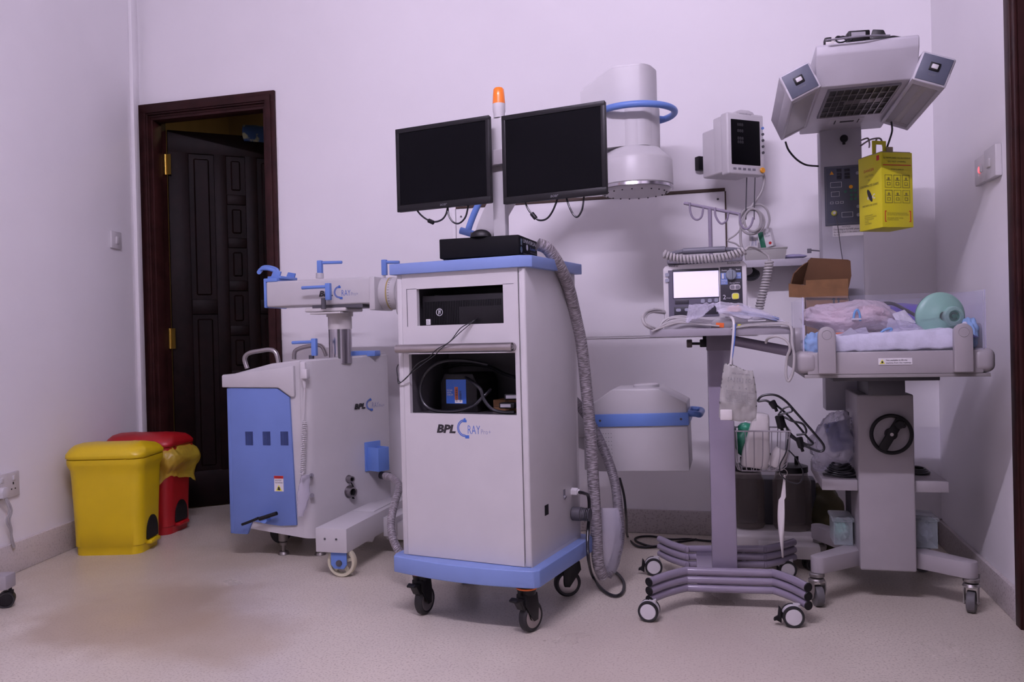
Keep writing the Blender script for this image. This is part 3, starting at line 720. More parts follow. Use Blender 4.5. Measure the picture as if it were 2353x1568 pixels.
b = [LY(ct, *q) for q in ((1096, 735, .018), (1084, 740, -.004), (1058, 755, -.024), (1034, 785, -.052), (1004, 803, -.056), (985, 822, -.045), (958, 838, -.03), (935, 868, -.02), (918, 878, -.008), (912, 850, -.006), (915, 838, -.006))]
cb.tube([ct.matrix_world @ p for p in b], .0016, 6)
tag(cb.build('thin_cord', CABLEB), 'thin twisted black cord running from the black computer down over the steel handle', 'cord')

# things in the lower opening
fl = .657
st = thing('voltage_stabilizer', 'black box with a blue printed label in the lower cart opening', 'device', ct.matrix_world @ V((-.352, .085, fl)), -11)
mb = MB(); mb.prism([(0, 0), (.135, 0), (.135, .095), (.12, .125), (.015, .125), (0, .095)], 0, .15, 'y', r=.004); mb.build('case', BLACK, st)
lx0, lx1, lz0, lz1 = .022, .096, .028, .106
patch(lx0, lx1, lz0, lz1, mat('label_blue', (.02, .12, .52), .4, emit=0), st, (0, -.0006, 0), name='blue_label')
lettering('SVS', lx0 + .004, lx0 + .032, lz1 - .024, lz1 - .006, INKB, st, (0, -.0016, 0), name='label_lettering')
lettering('VOLTAGE\nDIGITAL\nSTABILIZER', lx0 + .003, lx0 + .026, .054, .074, INKW, st, (0, -.0016, 0), name='label_lettering')
patch(lx0 + .032, lx0 + .044, .040, .082, mat('scale_orange', (.50, .12, .04), .5), st, (0, -.0014, 0), name='orange_scale', th=.0006)
patch(lx0 + .032, lx0 + .060, .030, .040, PAPER, st, (0, -.0014, 0), name='pale_strip', th=.0005)
mb = MB()
for i in range(8): mb.box(lx0 + .036, lx0 + .042, -.0026, -.0018, .036 + i * .0055, .0375 + i * .0055); mb.box(lx0 + .05, lx0 + .056, -.0026, -.0018, .036 + i * .0045, .0375 + i * .0045)
mb.build('scale_marks', INK, st)
def topl_tube(name, label, cat, pts, r, m, root=None, n=10, grp=None, k=6):
    mb = MB()
    if root is not None: pts = [root.matrix_world @ LY(root, *q) for q in pts]
    mb.tube(pts, r, n, k); o = mb.build(name, m); tag(o, label, cat, grp); return o
topl_tube('power_cable', 'thick black cable looping round the black box in the lower cart opening', 'cable',
          [(1120, 838, .12), (1060, 828, .075), (1010, 833, .050), (978, 858, .045), (965, 895, .045), (974, 928, .045), (1000, 944, .045), (1045, 946, .045), (1085, 935, .045), (1108, 915, .05), (1128, 895, .08)], .0055, CABLEB, ct)
topl_tube('power_cable', 'thick black cable curling down at the right of the lower cart opening', 'cable',
          [(1065, 865, .10), (1085, 878, .06), (1104, 895, .045), (1112, 918, .045), (1130, 940, .045), (1155, 948, .045), (1182, 948, .05)], .0055, CABLEB, ct)
topl_tube('power_cable', 'black cable arching across the top of the lower cart opening', 'cable',
          [(1010, 850, .23), (1060, 838, .22), (1120, 842, .20), (1160, 860, .17), (1186, 868, .14)], .006, CABLEB, ct)
cbx = thing('small_carton', 'small brown cardboard box under the cables in the lower cart opening', 'box', ct.matrix_world @ V((-.170, .105, fl)), -8)
mb = MB(); mb.box(0, .098, 0, .09, 0, .040, .001); mb.build('carton_body', CARDB, cbx)
mb = MB(); mb.box(.042, .054, -.0006, .09, .0, .0406); mb.build('tape_strip', CARDI, cbx)
mb = MB(); mb.box(0.001, .097, -.0008, 0, .0185, .0195); mb.build('flap_line', INK, cbx)
for i, (px, py, rz, lab) in enumerate(((1158, 912, 20, 'white cable plug resting on black leads in the lower cart opening, upper one'), (1146, 932, 5, 'grey-white adapter label showing among black leads in the lower cart opening'))):
    p = ct.matrix_world @ LY(ct, px, py, .055)
    q = thing('power_adapter', lab, 'adapter', p, rz - 11)
    mb = MB(); mb.box(0, .052, 0, .03, -.010, .008, .004); mb.build('adapter_body', BLACK, q)
    patch(.006, .040, -.006, .004, mat('dull_label', (.36, .35, .38), .6), q, (0, -.001, 0), name='label_sticker')

# ============================================================ C-ARM MACHINE (room aligned)
ca = thing('c_arm_machine', 'white and blue mobile X-ray machine with a C-shaped arm, behind the cabinet cart', 'X-ray machine', (-1.7, 3.25, 0))
def cw(mb, name, m, parent=None, ang=35): return mb.build(name, m, parent or ca, ang, M=ca.matrix_world.inverted())
# body: side profile along x extruded in y, with a nose slanting back to the right
def outline(e=0): 
    c = [(-2.03 - e, 3.03), (-1.99, 3.025)]
    c += [(-1.70, 3.025)]
    for i in range(7):
        a = R(-90 + 62 * i / 6); c.append((-1.70 + .055 * math.cos(a), 3.08 + .055 * math.sin(a)))
    c += [(-1.50, 3.385), (-1.49, 3.43), (-1.52, 3.47), (-1.60, 3.49), (-2.03 - e, 3.49)]
    return c
def zt(x):   # sloping top
    if x < -1.83: return .765 + (x + 2.03) / .20 * .045
    if x < -1.70: return .810 + (x + 1.83) * .10
    return .823 + (x + 1.70) * .06
mb = MB()
def ztp(x): return zt(x)
poly = outline(); xs = [-2.03, -1.93, -1.83, -1.77]
lo = .125; 
b = mb.bm
def nosez(x): return .113 - (x + 1.9) * .10
base = [V((p[0], p[1], max(.085, min(.125, .120 - (p[0] + 1.9) * .12)))) for p in poly]
# insert extra points on the front and back edges for the slope
front = [V((x, 3.025, .12)) for x in xs]; back = [V((x, 3.49, .12)) for x in xs[::-1]]
ring = front + [V((p[0], p[1], .11)) for p in poly[2:-1]] + back
botv = [b.verts.new((p.x, p.y, max(.09, .122 - (p.x + 1.9) * .12))) for p in ring]; topv = [b.verts.new((p.x, p.y, zt(p.x))) for p in ring]
n = len(ring)
for i in range(n): b.faces.new((botv[i], botv[(i + 1) % n], topv[(i + 1) % n], topv[i]))
nf = len(front)
# top: strips between front and back points
rest = topv[nf:-nf]; 
for i in range(nf - 1): b.faces.new((topv[i], topv[i + 1], topv[n - 2 - i], topv[n - 1 - i]))
b.faces.new([topv[nf - 1]] + rest + [topv[n - nf]])
b.faces.new(botv[::-1])
bmesh.ops.recalc_face_normals(b, faces=b.faces[:])
eds = [e for e in b.edges if all(v in set(topv) for v in e.verts) and len(e.link_faces) == 2 and e.calc_face_angle(0) > .8]
bmesh.ops.bevel(b, geom=eds, offset=.008, segments=3, affect='EDGES')
cw(mb, 'body', WHITE)
# blue panel set in the long side, wrapping the left end
mb = MB(); mb.prism([(-2.018, .712), (-1.80, .708), (-1.745, .672), (-1.727, .15), (-1.80, .145), (-1.80 - .06, .150), (-1.93, .160), (-1.955, .105), (-2.018, .105)], 3.016, 3.03, 'y', r=.002)
mb.box(-2.036, -2.018, 3.018, 3.48, .105, .712, .004); cw(mb, 'blue_side_panel', BLUEM)
mb = MB(); mb.box(-2.052, -2.02, 3.010, 3.49, .715, .768, .006); mb.prism([(-2.052, .715), (-1.79, .712), (-1.735, .674), (-1.72, .675), (-1.72, .80), (-2.052, .764)], 3.010, 3.028, 'y', r=.003); cw(mb, 'shoulder_trim', WHITE)
for px in (572, 612, 653):
    mb = MB(); c = PY(px, 1008, 3.0155)
    for k in range(9): mb.box(c.x - .016 + k * .004, c.x - .014 + k * .004, 3.0145, 3.0165, c.z - .028, c.z + .028)
    cw(mb, 'vent_slots', mat('vent_dark', (.02, .035, .13), .6))
c = PY(641, 1112, 3.0155); c = V((c.x, 3.0155, c.z))
lp = ca.matrix_world.inverted() @ c
patch(-.021, .021, -.032, .032, PAPER, ca, lp, name='warning_label'); patch(-.021, .021, .021, .032, INKR, ca, lp - V((0, .0009, 0)), name='warning_label')
mb = MB(); mb.prism([(-.014, -.029), (.014, -.029), (0, -.004)], 0, .0006, 'z', M=Mx.Translation(lp - V((0, .0016, 0))) @ FRONT); mb.build('warning_triangle', YEL2, ca)
mb = MB(); mb.prism([(-.006, -.026), (.007, -.026), (.004, -.014), (-.003, -.012)], 0, .0006, 'z', M=Mx.Translation(lp - V((0, .0024, 0))) @ FRONT); mb.build('warning_symbol', INK, ca)
lettering('DANGER', -.014, .014, .0235, .0295, INK, ca, lp - V((0, .0018, 0)), name='label_lettering')
lettering('PINCH POINT\nKeep hands away', -.017, .017, .0, .016, INK, ca, lp - V((0, .0010, 0)), name='label_lettering')
# carrying handles
for (pts, y) in (([(568, 847), (562, 825), (572, 812), (600, 806), (622, 804), (634, 812), (640, 834)], 3.06), ([(676, 826), (678, 808), (692, 800), (715, 795), (735, 794), (744, 802), (750, 818)], 3.42)):
    mb = MB(); mb.tube([PY(a, b_, y) for a, b_ in pts], .0095, 12, 5); cw(mb, 'carrying_handle', STEEL)
# lifting column
cx_, cy_ = -1.615, 3.225
mb = MB(); mb.cyl((cx_, cy_, .80), (cx_, cy_, .955), .0485, n=40); cw(mb, 'chrome_column', CHROME)
mb = MB(); mb.cyl((cx_, cy_, .946), (cx_, cy_, 1.012), .050, n=40); mb.cyl((cx_, cy_, 1.0), (cx_, cy_, 1.02), .056, n=40)
mb.box(-1.735, -1.545, 3.14, 3.31, 1.020, 1.036, .006); mb.box(-1.70, -1.56, 3.12, 3.2, 1.010, 1.018, .003); cw(mb, 'column_collar', OFFW)
mb = MB(); mb.box(-1.70, -1.47, 3.145, 3.30, 1.034, 1.048); mb.cyl((-1.632, 3.115, 1.03), (-1.632, 3.115, 1.075), .010, n=14); mb.cyl((-1.68, 3.09, .80), (-1.68, 3.09, .84), .011, n=14); cw(mb, 'slide_rail', GREYD)
mb = MB(); mb.box(-1.915, -1.43, 3.14, 3.31, 1.047, 1.157, .010, 3); arm = cw(mb, 'sliding_arm', WHITE)
mb = MB(); mb.box(-1.435, -1.408, 3.13, 3.32, 1.020, 1.158, .006); mb.cyl((-1.41, 3.225, 1.09), (-1.335, 3.225, 1.09), .067, n=48, bev=.003); mb.cyl((-1.335, 3.225, 1.085), (-1.31, 3.225, 1.085), .060, n=40); cw(mb, 'rotation_drum', WHITE)
mb = MB(); mb.lathe([(.0673, 0), (.0680, .0005), (.0680, .006), (.0673, .0065)], 48, Mx.Translation((-1.376, 3.225, 1.09)) @ Mx.Rotation(R(90), 4, 'Y'))
cw(mb, 'scale_ring', mat('scale_gold', (.42, .33, .12), .5))
mb = MB()
for i in range(36):
    a = R(i * 10); Mt = Mx.Translation((-1.366, 3.225, 1.09)) @ Mx.Rotation(a, 4, 'X'); mb.box(0, .006, -.0006, .0006, .0672, .0678, M=Mt)
o = cw(mb, 'scale_marks', INKD)
mb = MB(); mb.box(-1.33, -1.05, 3.14, 3.31, .985, 1.150, .03, 4); cw(mb, 'arc_holder', WHITE)
logo(ca, ca.matrix_world.inverted() @ V((-1.665, 3.1395, 1.083)), .178)
# blue locking levers: block with a rod
def lever(px, py0, py1, rx0, rx1, ry, y, wdt=.011):
    a = PY(px, py0, y); b_ = PY(px, py1, y); mb = MB()
    mb.box(a.x - wdt, a.x + wdt, y - .010, y + .010, b_.z, a.z, .003)
    p = PY(rx0, ry[0], y); q = PY(rx1, ry[1], y); mb.cyl(p, q, .0068, n=16, bev=.002)
    cw(mb, 'locking_lever', BLUE)
lever(735, 599, 634, 742, 786, (604, 603), 3.26); lever(883, 597, 633, 888, 918, (603, 603), 3.24); lever(754, 651, 690, 693, 750, (662, 659), 3.09); lever(722, 778, 818, 671, 718, (788, 786), 3.09)
mb = MB(); mb.cyl(PY(735, 640, 3.26), PY(735, 628, 3.26), .017, n=20); mb.cyl(PY(883, 645, 3.24), PY(883, 630, 3.24), .006, n=12); cw(mb, 'lever_base', WHITE)
mb = MB(); pp = [(594, 628), (600, 619), (615, 618), (632, 624), (636, 634)]
mb.tube([PY(*q, 3.17) for q in pp], .008, 12); mb.tube([PY(q[0] + 4, q[1] - 4, 3.28) for q in pp], .008, 12); mb.cyl(PY(595, 626, 3.16), PY(599, 622, 3.29), .009, n=14)
mb.box(-1.915, -1.850, 3.155, 3.295, 1.168, 1.180, .003); mb.prism([(-1.905, 1.165), (-1.860, 1.165), (-1.850, 1.198), (-1.885, 1.205)], 3.155, 3.165, 'y', r=.002); mb.prism([(-1.905, 1.165), (-1.860, 1.165), (-1.850, 1.198), (-1.885, 1.205)], 3.275, 3.285, 'y', r=.002); mb.box(-1.925, -1.914, 3.14, 3.31, 1.045, 1.165, .003); mb.box(-1.925, -1.86, 3.14, 3.31, 1.155, 1.170, .003); cw(mb, 'push_bracket', BLUE)
mb = MB(); mb.box(-1.655, -1.50, 3.32, 3.38, .826, .850, .003); mb.box(-1.72, -1.65, 3.32, 3.38, .820, .846, .003); cw(mb, 'blue_tray', BLUE)
# hand-switch with coiled cord on the side
mb = MB(); y = 3.012
a = PY(701, 832, y); mb.box(a.x - .016, a.x + .007, y - .016, y + .0, PY(701, 872, y).z, a.z, .005); mb.box(a.x - .005, a.x + .020, y - .026, y, PY(705, 870, y).z, PY(705, 848, y).z, .003)
mb.cyl(PY(698, 872, y - .008), PY(700, 892, y - .008), .008, .005, 14); mb.tube([PY(700, 892, y - .008), PY(699, 940, y - .008), PY(698, 966, y - .008)], .0028)
cw(mb, 'hand_switch', WHITE2)
mb = MB(); pts = []
for i in range(29 * 8): 
    t_ = i / (29 * 8); c = PY(700 - 5 * t_, 966 + 124 * t_, y - .012); a = i / 8 * 2 * math.pi; pts.append(c + V((math.cos(a) * .0085, math.sin(a) * .0085, 0)))
mb.tube(pts, .0022, 6, smooth=False); cw(mb, 'coiled_cord', WHITE2)
mb = MB(); mb.cyl(PY(716, 1093, 3.01), PY(716, 1093, 3.03), .009, n=18); mb.cyl(PY(717, 1139, 3.012), PY(717, 1139, 3.03), .009, n=18); mb.tube([PY(716, 1093, 3.0), PY(704, 1098, 2.995), PY(696, 1108, 3.0)], .006, 8)
cw(mb, 'side_socket', GREYM)
mb = MB()
def bagf(u, v):
    a = 2 * math.pi * u; c0 = PY(702 - 12 * v, 1092 + 95 * v, 2.99); wv = .012 + .014 * math.sin(math.pi * min(1, v * .9 + .1)) + .004 * noise.noise(V((math.cos(a) * 2, math.sin(a) * 2, v * 5)))
    return c0 + V((math.cos(a) * wv, math.sin(a) * .012 * (1 + .2 * noise.noise(V((u * 9, v * 7, 1)))), 0))
mb.grid(bagf, 24, 16, True); cw(mb, 'plastic_wrap', BAGC, ang=70)
# brake pedal, jack foot, bottom parts
mb = MB(); mb.tube([PY(*q, 2.985) for q in ((556, 1206), (575, 1199), (594, 1191))], .0055, 8); mb.tube([PY(*q, 2.985) for q in ((596, 1193), (615, 1187), (636, 1180))], .008, 8); cw(mb, 'brake_pedal', BLACK)
mb = MB(); c = PY(612, 1193, 3.005); mb.cyl((c.x, 2.985, c.z), (c.x, 3.03, c.z), .014, n=18); cw(mb, 'pedal_pivot', BLUE)
for x, y in ((-1.85, 3.12), (-1.69, 3.14)):
    mb = MB(); mb.cyl((x, y, 0), (x, y, .014), .024, .020, 24, .002); mb.cyl((x, y, .012), (x, y, .06), .008, n=14); mb.cyl((x, y, .04), (x, y, .052), .016, n=20); mb.cyl((x, y, .056), (x, y, .13), .020, n=20, bev=.003); cw(mb, 'jack_foot', mat('dull_steel', (.25, .23, .22), .45, .8))
for x, y in ((-1.97, 3.30), (-1.97, 3.42)):
    mb = MB(); mb.cyl((x, y - .012, .045), (x, y + .012, .045), .045, n=28); mb.cyl((x, y, .06), (x, y, .13), .012, n=12); cw(mb, 'rear_wheel', RUBBER)
# cross beam with cream wheels
mb = MB(); mb.prism([(2.83, .098), (3.02, .098), (3.06, .083), (3.085, .098), (3.46, .098), (3.46, .19), (2.83, .19)], -1.542, -1.413, 'x', r=.003); cw(mb, 'cross_beam', WHITE)
mb = MB(); mb.box(-1.53, -1.435, 3.13, 3.33, .190, .194, .001); mb.box(-1.413, -1.10, 3.19, 3.29, .062, .135, .006); mb.box(-1.415, -1.36, 3.17, 3.36, .08, .16, .004); cw(mb, 'beam_cover', WHITE)
mb = MB()
for x in (-1.502, -1.455): c = V((x, 2.829, .150)); mb.cyl(c, c - V((0, .002, 0)), .004, n=10)
cw(mb, 'beam_bolt', GREYD)
for yy in (2.868, 3.42):
    A = Mx.Translation((-1.452, yy, .0565)) @ Mx.Rotation(R(90), 4, 'X')
    mb = MB(); mb.lathe([(.045, -.012), (.0545, -.013), (.0565, -.010), (.0565, .010), (.0545, .013), (.045, .012), (.043, .006), (.043, -.006), (.045, -.012)], 44, A); mb.lathe([(0, -.012), (.015, -.012), (.015, .012), (0, .012)], 20, A)
    for k in range(5): mb.box(.013, .045, -.006, .006, -.005, .005, M=A @ Mx.Rotation(R(72 * k + 15), 4, 'Z'))
    wh_ = cw(mb, 'beam_wheel', TYRE)
    mb = MB(); mb.prism([(-1.487, .099), (-1.422, .099), (-1.422, .05), (-1.434, .034), (-1.475, .034), (-1.487, .05)], yy - .026, yy - .018, 'y', r=.002); cw(mb, 'wheel_bracket', BLUE, wh_)
    mb = MB(); mb.cyl((-1.452, yy - .031, .0565), (-1.452, yy - .024, .0565), .012, n=24); cw(mb, 'axle_cap', GREYD, wh_)
# nose face fittings (face slants from (-1.65,3.055) to (-1.50,3.385))
ang_n = math.degrees(math.atan2(.330, .150)); nf_ = bpy.data.objects.new('t', None)
NF = Mx.Translation((-1.6505, 3.055, 0)) @ Mx.Rotation(R(ang_n), 4, 'Z')    # local x along face, -y outward
nroot = thing('tmp', 'x', 'x', NF.to_translation(), ang_n)
def NL(px, py, y=0): return LY(nroot, px, py, y)
def nb(mb, name, m, parent=None): return mb.build(name, m, parent or ca, M=ca.matrix_world.inverted() @ NF)
a = NL(813, 934); Fn = NF @ Mx.Translation((a.x, -.0012, a.z - .012))
class _P: pass
tmp = bpy.data.objects.new('hold', None); COL.objects.link(tmp); tmp.matrix_world = ca.matrix_world.inverted() @ NF
before = set(ca.children); logo(ca, (a.x, -.003, a.z - .014), .17, dim=True)
for o in set(ca.children) - before: o.data.transform(ca.matrix_world.inverted() @ NF)
bpy.data.objects.remove(tmp)
a = NL(838, 1018); b_ = NL(862, 1078); mb = MB(); mb.box(a.x - .004, b_.x + .03, -.006, 0, b_.z - .004, a.z + .002, .006); mb.box(a.x + .01, a.x + .015, -.075, -.0, b_.z, a.z - .02, .002)
mb.box(a.x + .01, a.x + .07, -.075, -.070, b_.z, a.z - .02, .002); mb.box(a.x + .066, a.x + .071, -.075, 0, b_.z, a.z - .02, .002); mb.box(a.x + .01, a.x + .07, -.075, 0, b_.z, b_.z + .004); nb(mb, 'handset_holder', BLUE)
for (px, py, r) in ((801, 1101, .013), (803, 1130, .021)):
    a = NL(px, py); mb = MB(); mb.lathe([(r * .7, .0), (r * .7, .022), (r, .024), (r * 1.05, .012), (r * 1.05, 0), (r * 1.3, 0), (r * 1.3, -.003)], 28, Mx.Translation((a.x, -.002, a.z)) @ FRONT); nb(mb, 'side_connector', mat('dull_chrome', (.35, .33, .34), .35, 1))
    mb = MB(); mb.cyl((a.x, -.012, a.z), (a.x, -.006, a.z), r * .72, n=20); nb(mb, 'connector_bore', BLACK)
a = NL(806, 1108, -.02); b_ = NL(812, 1142, -.02); mb = MB(); mb.tube([a, (a + b_) / 2 + V((.01, 0, .002)), b_, b_ + V((.004, 0, -.008)), b_ + V((-.006, 0, -.004)), b_], .0025, 6); nb(mb, 'dust_cap_strap', BLACK)
a = NL(868, 1094); mb = MB(); mb.cyl((a.x + .02, .01, a.z), (a.x + .02, -.055, a.z), .017, .017, 20, .002); nb(mb, 'hose_gland', GREYD)
bpy.data.objects.remove(nroot); bpy.data.objects.remove(nf_)

# the C itself: swept arc, centre (-.35, 1.09), slight orbital tilt
CX_, CZ_, CYY = -.35, 1.09, 3.22
def cpt(r, a, y): return V((CX_ + r * math.cos(R(a)), y, CZ_ + r * math.sin(R(a))))
mb = MB(); seq = list(range(97, 264, 4))
for (ra, rb_, ya, yb_) in ((.60, .675, CYY - .05, CYY + .05),):
    rings = [[mb.bm.verts.new(cpt(r, a, y)) for r, y in ((ra, ya), (rb_, ya), (rb_, yb_), (ra, yb_))] for a in seq]
    for i in range(len(rings) - 1):
        for j in range(4): mb.bm.faces.new((rings[i][j], rings[i][(j + 1) % 4], rings[i + 1][(j + 1) % 4], rings[i + 1][j]))
    mb.bm.faces.new(rings[0]); mb.bm.faces.new(rings[-1][::-1])
bmesh.ops.recalc_face_normals(mb.bm, faces=mb.bm.faces[:])
cw(mb, 'c_arc', WHITE)
mb = MB(); mb.tube([cpt(.705, a, CYY - .05) for a in range(118, 163, 4)], .013, 12)
for a in (118, 161):
    mb.cyl(cpt(.66, a, CYY - .052), cpt(.735, a, CYY - .052), .014, n=14)
cw(mb, 'grab_rail', BLUE)
# detector (image intensifier)
dx, dy = -.345, 3.20
mb = MB()
pts = []
for i in range(13): a = R(-90 + 180 * i / 12); pts.append((dx + .030 + .060 * math.cos(a), dy + .095 * math.sin(a)))
hp = [(dx - .19, dy - .085)] + pts + [(dx - .19, dy + .085)]
b = mb.bm; def_top = lambda x: 1.905 if x > dx - .07 else 1.905 - (dx - .07 - x) / .12 * .075
ringx = [(dx - .19, dy - .085), (dx - .07, dy - .092), (dx - .05, dy - .095)] + pts + [(dx - .05, dy + .095), (dx - .07, dy + .092), (dx - .19, dy + .085)]
bv = [b.verts.new((x, y, 1.60)) for x, y in ringx]; tv = [b.verts.new((x, y, def_top(x))) for x, y in ringx]; n = len(ringx)
for i in range(n): b.faces.new((bv[i], bv[(i + 1) % n], tv[(i + 1) % n], tv[i]))
b.faces.new(bv[::-1]); b.faces.new((tv[0], tv[1], tv[-2], tv[-1])); b.faces.new(tv[1:-1]); bmesh.ops.recalc_face_normals(b, faces=b.faces[:])
te = [e for e in b.edges if len(e.link_faces) == 2 and e.calc_face_angle(0) > .9 and all(v.co.z > 1.7 for v in e.verts)]
bmesh.ops.bevel(b, geom=te, offset=.010, segments=3, affect='EDGES')
cw(mb, 'detector_housing', WHITE)
mb = MB(); mb.lathe([(0, 1.755), (.098, 1.75), (.098, 1.60), (.105, 1.592), (.138, 1.562), (.142, 1.552), (.144, 1.462), (.140, 1.458), (0, 1.458)], 64, Mx.Translation((dx, dy, 0))); cw(mb, 'detector_drum', WHITE)
mb = MB(); mb.lathe([(.10, 1.458), (.143, 1.458), (.145, 1.447), (.10, 1.446)], 64, Mx.Translation((dx, dy, 0))); cw(mb, 'detector_rim', CHROME)
mb = MB(); mb.lathe([(0, 1.4465), (.138, 1.4465), (.128, 1.436), (0, 1.436)], 64, Mx.Translation((dx, dy, 0))); cw(mb, 'detector_face', WHITE2)
mb = MB()
for k in range(20): a = R(18 * k); mb.cyl((dx + .118 * math.cos(a), dy + .118 * math.sin(a), 1.432), (dx + .118 * math.cos(a), dy + .118 * math.sin(a), 1.437), .0028, n=8)
cw(mb, 'face_screws', GREYD)
mb = MB(); mb.tube([(dx + .005 + .150 * math.cos(R(a)), dy + .150 * math.sin(R(a)), 1.738) for a in range(0, 360, 12)], .0125, 14, 2, closed=True)
for a in (215, 40, 150): mb.cyl((dx + .08 * math.cos(R(a)), dy + .08 * math.sin(R(a)), 1.738), (dx + .15 * math.cos(R(a)), dy + .15 * math.sin(R(a)), 1.738), .007, n=10)
cw(mb, 'ring_handle', BLUE)
# X-ray tube box
tx0, tx1 = -.505, -.163; ty0, ty1 = 3.085, 3.33; TT = Mx.Translation((-.33, 3.2, .55)) @ Mx.Rotation(R(-1.3), 4, 'Y') @ Mx.Translation((.33, -3.2, -.55))
mb = MB(); mb.box(tx0 + .005, tx1, ty0, ty1, .385, .585, .004)
mb.prism([(tx0, .58), (tx1, .58), (tx1, .635), (tx1 - .10, .690), (tx0 + .07, .692), (tx0, .645)], ty0, ty1, 'y', r=.005, seg=3)
mb.lathe([(0, .690), (.050, .690), (.050, .700), (.042, .703), (.036, .697)], 40, Mx.Translation((-.318, 3.2, 0))); mb.transform if 0 else None
mb.bm.transform(TT); cw(mb, 'tube_housing', WHITE)
mb = MB(); mb.cyl((-.318, 3.2, .694), (-.318, 3.2, .6985), .037, n=32); mb.bm.transform(TT); cw(mb, 'tube_window', mat('port_red', (.35, .10, .10), .4))
mb = MB(); mb.box(tx0 - .006, tx1 + .006, ty0 - .008, ty1 + .008, .553, .600, .003); mb.bm.transform(TT)
mb.tube([TT @ V(p) for p in ((tx1 + .004, 3.10, .595), (tx1 + .03, 3.10, .593), (tx1 + .043, 3.12, .588), (tx1 + .045, 3.2, .586), (tx1 + .043, 3.30, .588), (tx1 + .004, 3.31, .592))], .0115, 12); cw(mb, 'blue_band', BLUE)
mb = MB()
for x in (tx0 + .022, tx1 - .022): mb.cyl((x, ty0 - .009, .577), (x, ty0 - .0075, .577), .0045, n=12)
mb.bm.transform(TT); cw(mb, 'band_screw', GREYD)
mb = MB()
for i in range(4):
    for j in range(9): mb.cyl((tx0 + .030 + i * .010, ty0 - .0006, .527 - j * .0145), (tx0 + .030 + i * .010, ty0 + .001, .527 - j * .0145), .0014, n=6)
mb.bm.transform(TT); cw(mb, 'vent_holes', INK)
mb = MB(); mb.box(-.60, tx0 + .01, 3.14, 3.28, .50, .62, .02, 3); mb.box(-.56, tx0 + .012, 3.15, 3.27, .375, .50, .004); mb.cyl((-.60, 3.2, .57), (-.51, 3.2, .57), .04, n=24); mb.box(-.525, tx0 + .004, 3.12, 3.26, .585, .635, .003); cw(mb, 'tube_mount', WHITE)

# hoses and cables around the cart
def dpt(px, py, dep): return CAM + ray(px, py) * dep
mb = MB(); mb.tube([dpt(*q) for q in ((1236, 562, 2.62), (1258, 572, 2.63), (1284, 610, 2.66), (1306, 660, 2.73), (1323, 730, 2.80), (1337, 800, 2.84), (1348, 900, 2.86), (1357, 1000, 2.87), (1363, 1100, 2.87), (1369, 1200, 2.86), (1374, 1290, 2.85), (1386, 1326, 2.86))], .0205, 20, 8)
ho = mb.build('wrapped_hose', HOSE); tag(ho, 'thick grey hose in cling film hanging down the right side of the cabinet cart', 'hose')
mb = MB(); mb.tube([dpt(*q) for q in ((1300, 900, 3.12), (1330, 932, 3.1), (1362, 980, 3.06), (1392, 1045, 3.02), (1413, 1110, 2.99), (1421, 1180, 2.96), (1424, 1235, 2.93), (1412, 1290, 2.91), (1394, 1325, 2.90))], .0175, 18, 8)
ho = mb.build('wrapped_hose', HOSED); tag(ho, 'darker film-wrapped hose curving behind the hanging one, beside the X-ray tube box', 'hose')
mb = MB(); mb.tube([dpt(*q) for q in ((885, 1094, 3.27), (903, 1100, 3.22), (917, 1118, 3.14), (909, 1150, 3.05), (899, 1195, 2.99), (902, 1235, 2.95), (918, 1268, 2.92), (945, 1290, 2.92), (1000, 1290, 2.92))], .0145, 18, 8)
ho = mb.build('wrapped_hose', HOSE); tag(ho, 'grey film-wrapped hose looping from the C-arm machine to behind the cart, left of the cart', 'hose')
mb = MB()
def wf(u, v):
    a = 2 * math.pi * u; px = 1401 + 30 * math.sin(math.pi * (.15 + v * .78)) ** .5 * math.cos(a) + 4 * noise.noise(V((math.cos(a), v * 4, 0))); py = 1168 + 150 * v
    return dpt(px, py, 2.90 + .035 * math.sin(a) * math.sin(math.pi * (.1 + .8 * v)))
mb.grid(wf, 36, 20, True); o = mb.build('plastic_wrap', BAGC, ang=70); tag(o, 'loose crumpled clear plastic wrap at the bottom bend of the hoses', 'plastic wrap')
rightc = [dpt(*q) for q in ((1331, 1132, 2.72), (1342, 1134, 2.74), (1352, 1142, 2.78), (1354, 1180, 2.80), (1350, 1240, 2.76), (1353, 1290, 2.74))]
rightc += [PZ(*q, .008) for q in ((1362, 1325), (1385, 1356), (1412, 1370), (1430, 1362), (1434, 1342), (1424, 1324), (1410, 1312))]
mb = MB(); mb.tube(rightc, .0055, 10); tag(mb.build('power_cable', CABLEB), 'black cable dropping from the cart side and looping on the floor under the hose', 'cable')
pts = [dpt(1424, 1100, 3.1), dpt(1434, 1140, 3.15), dpt(1439, 1190, 3.22)] + [PZ(*q, .006) for q in ((1442, 1232), (1458, 1252), (1480, 1258), (1520, 1254), (1560, 1246), (1600, 1240))]
mb = MB(); mb.tube(pts, .0048, 10); tag(mb.build('power_cable', CABLEB), 'black cable from under the X-ray tube box to the floor by the wall', 'cable')
mb = MB(); mb.tube([PZ(*q, .006) for q in ((1540, 1250), (1500, 1256), (1470, 1248), (1459, 1240), (1470, 1234), (1500, 1233), (1540, 1240), (1580, 1239), (1635, 1244), (1680, 1240))], .0045, 10)
tag(mb.build('power_cable', CABLEB), 'black cable coiled on the floor along the wall behind the purple trolley', 'cable')

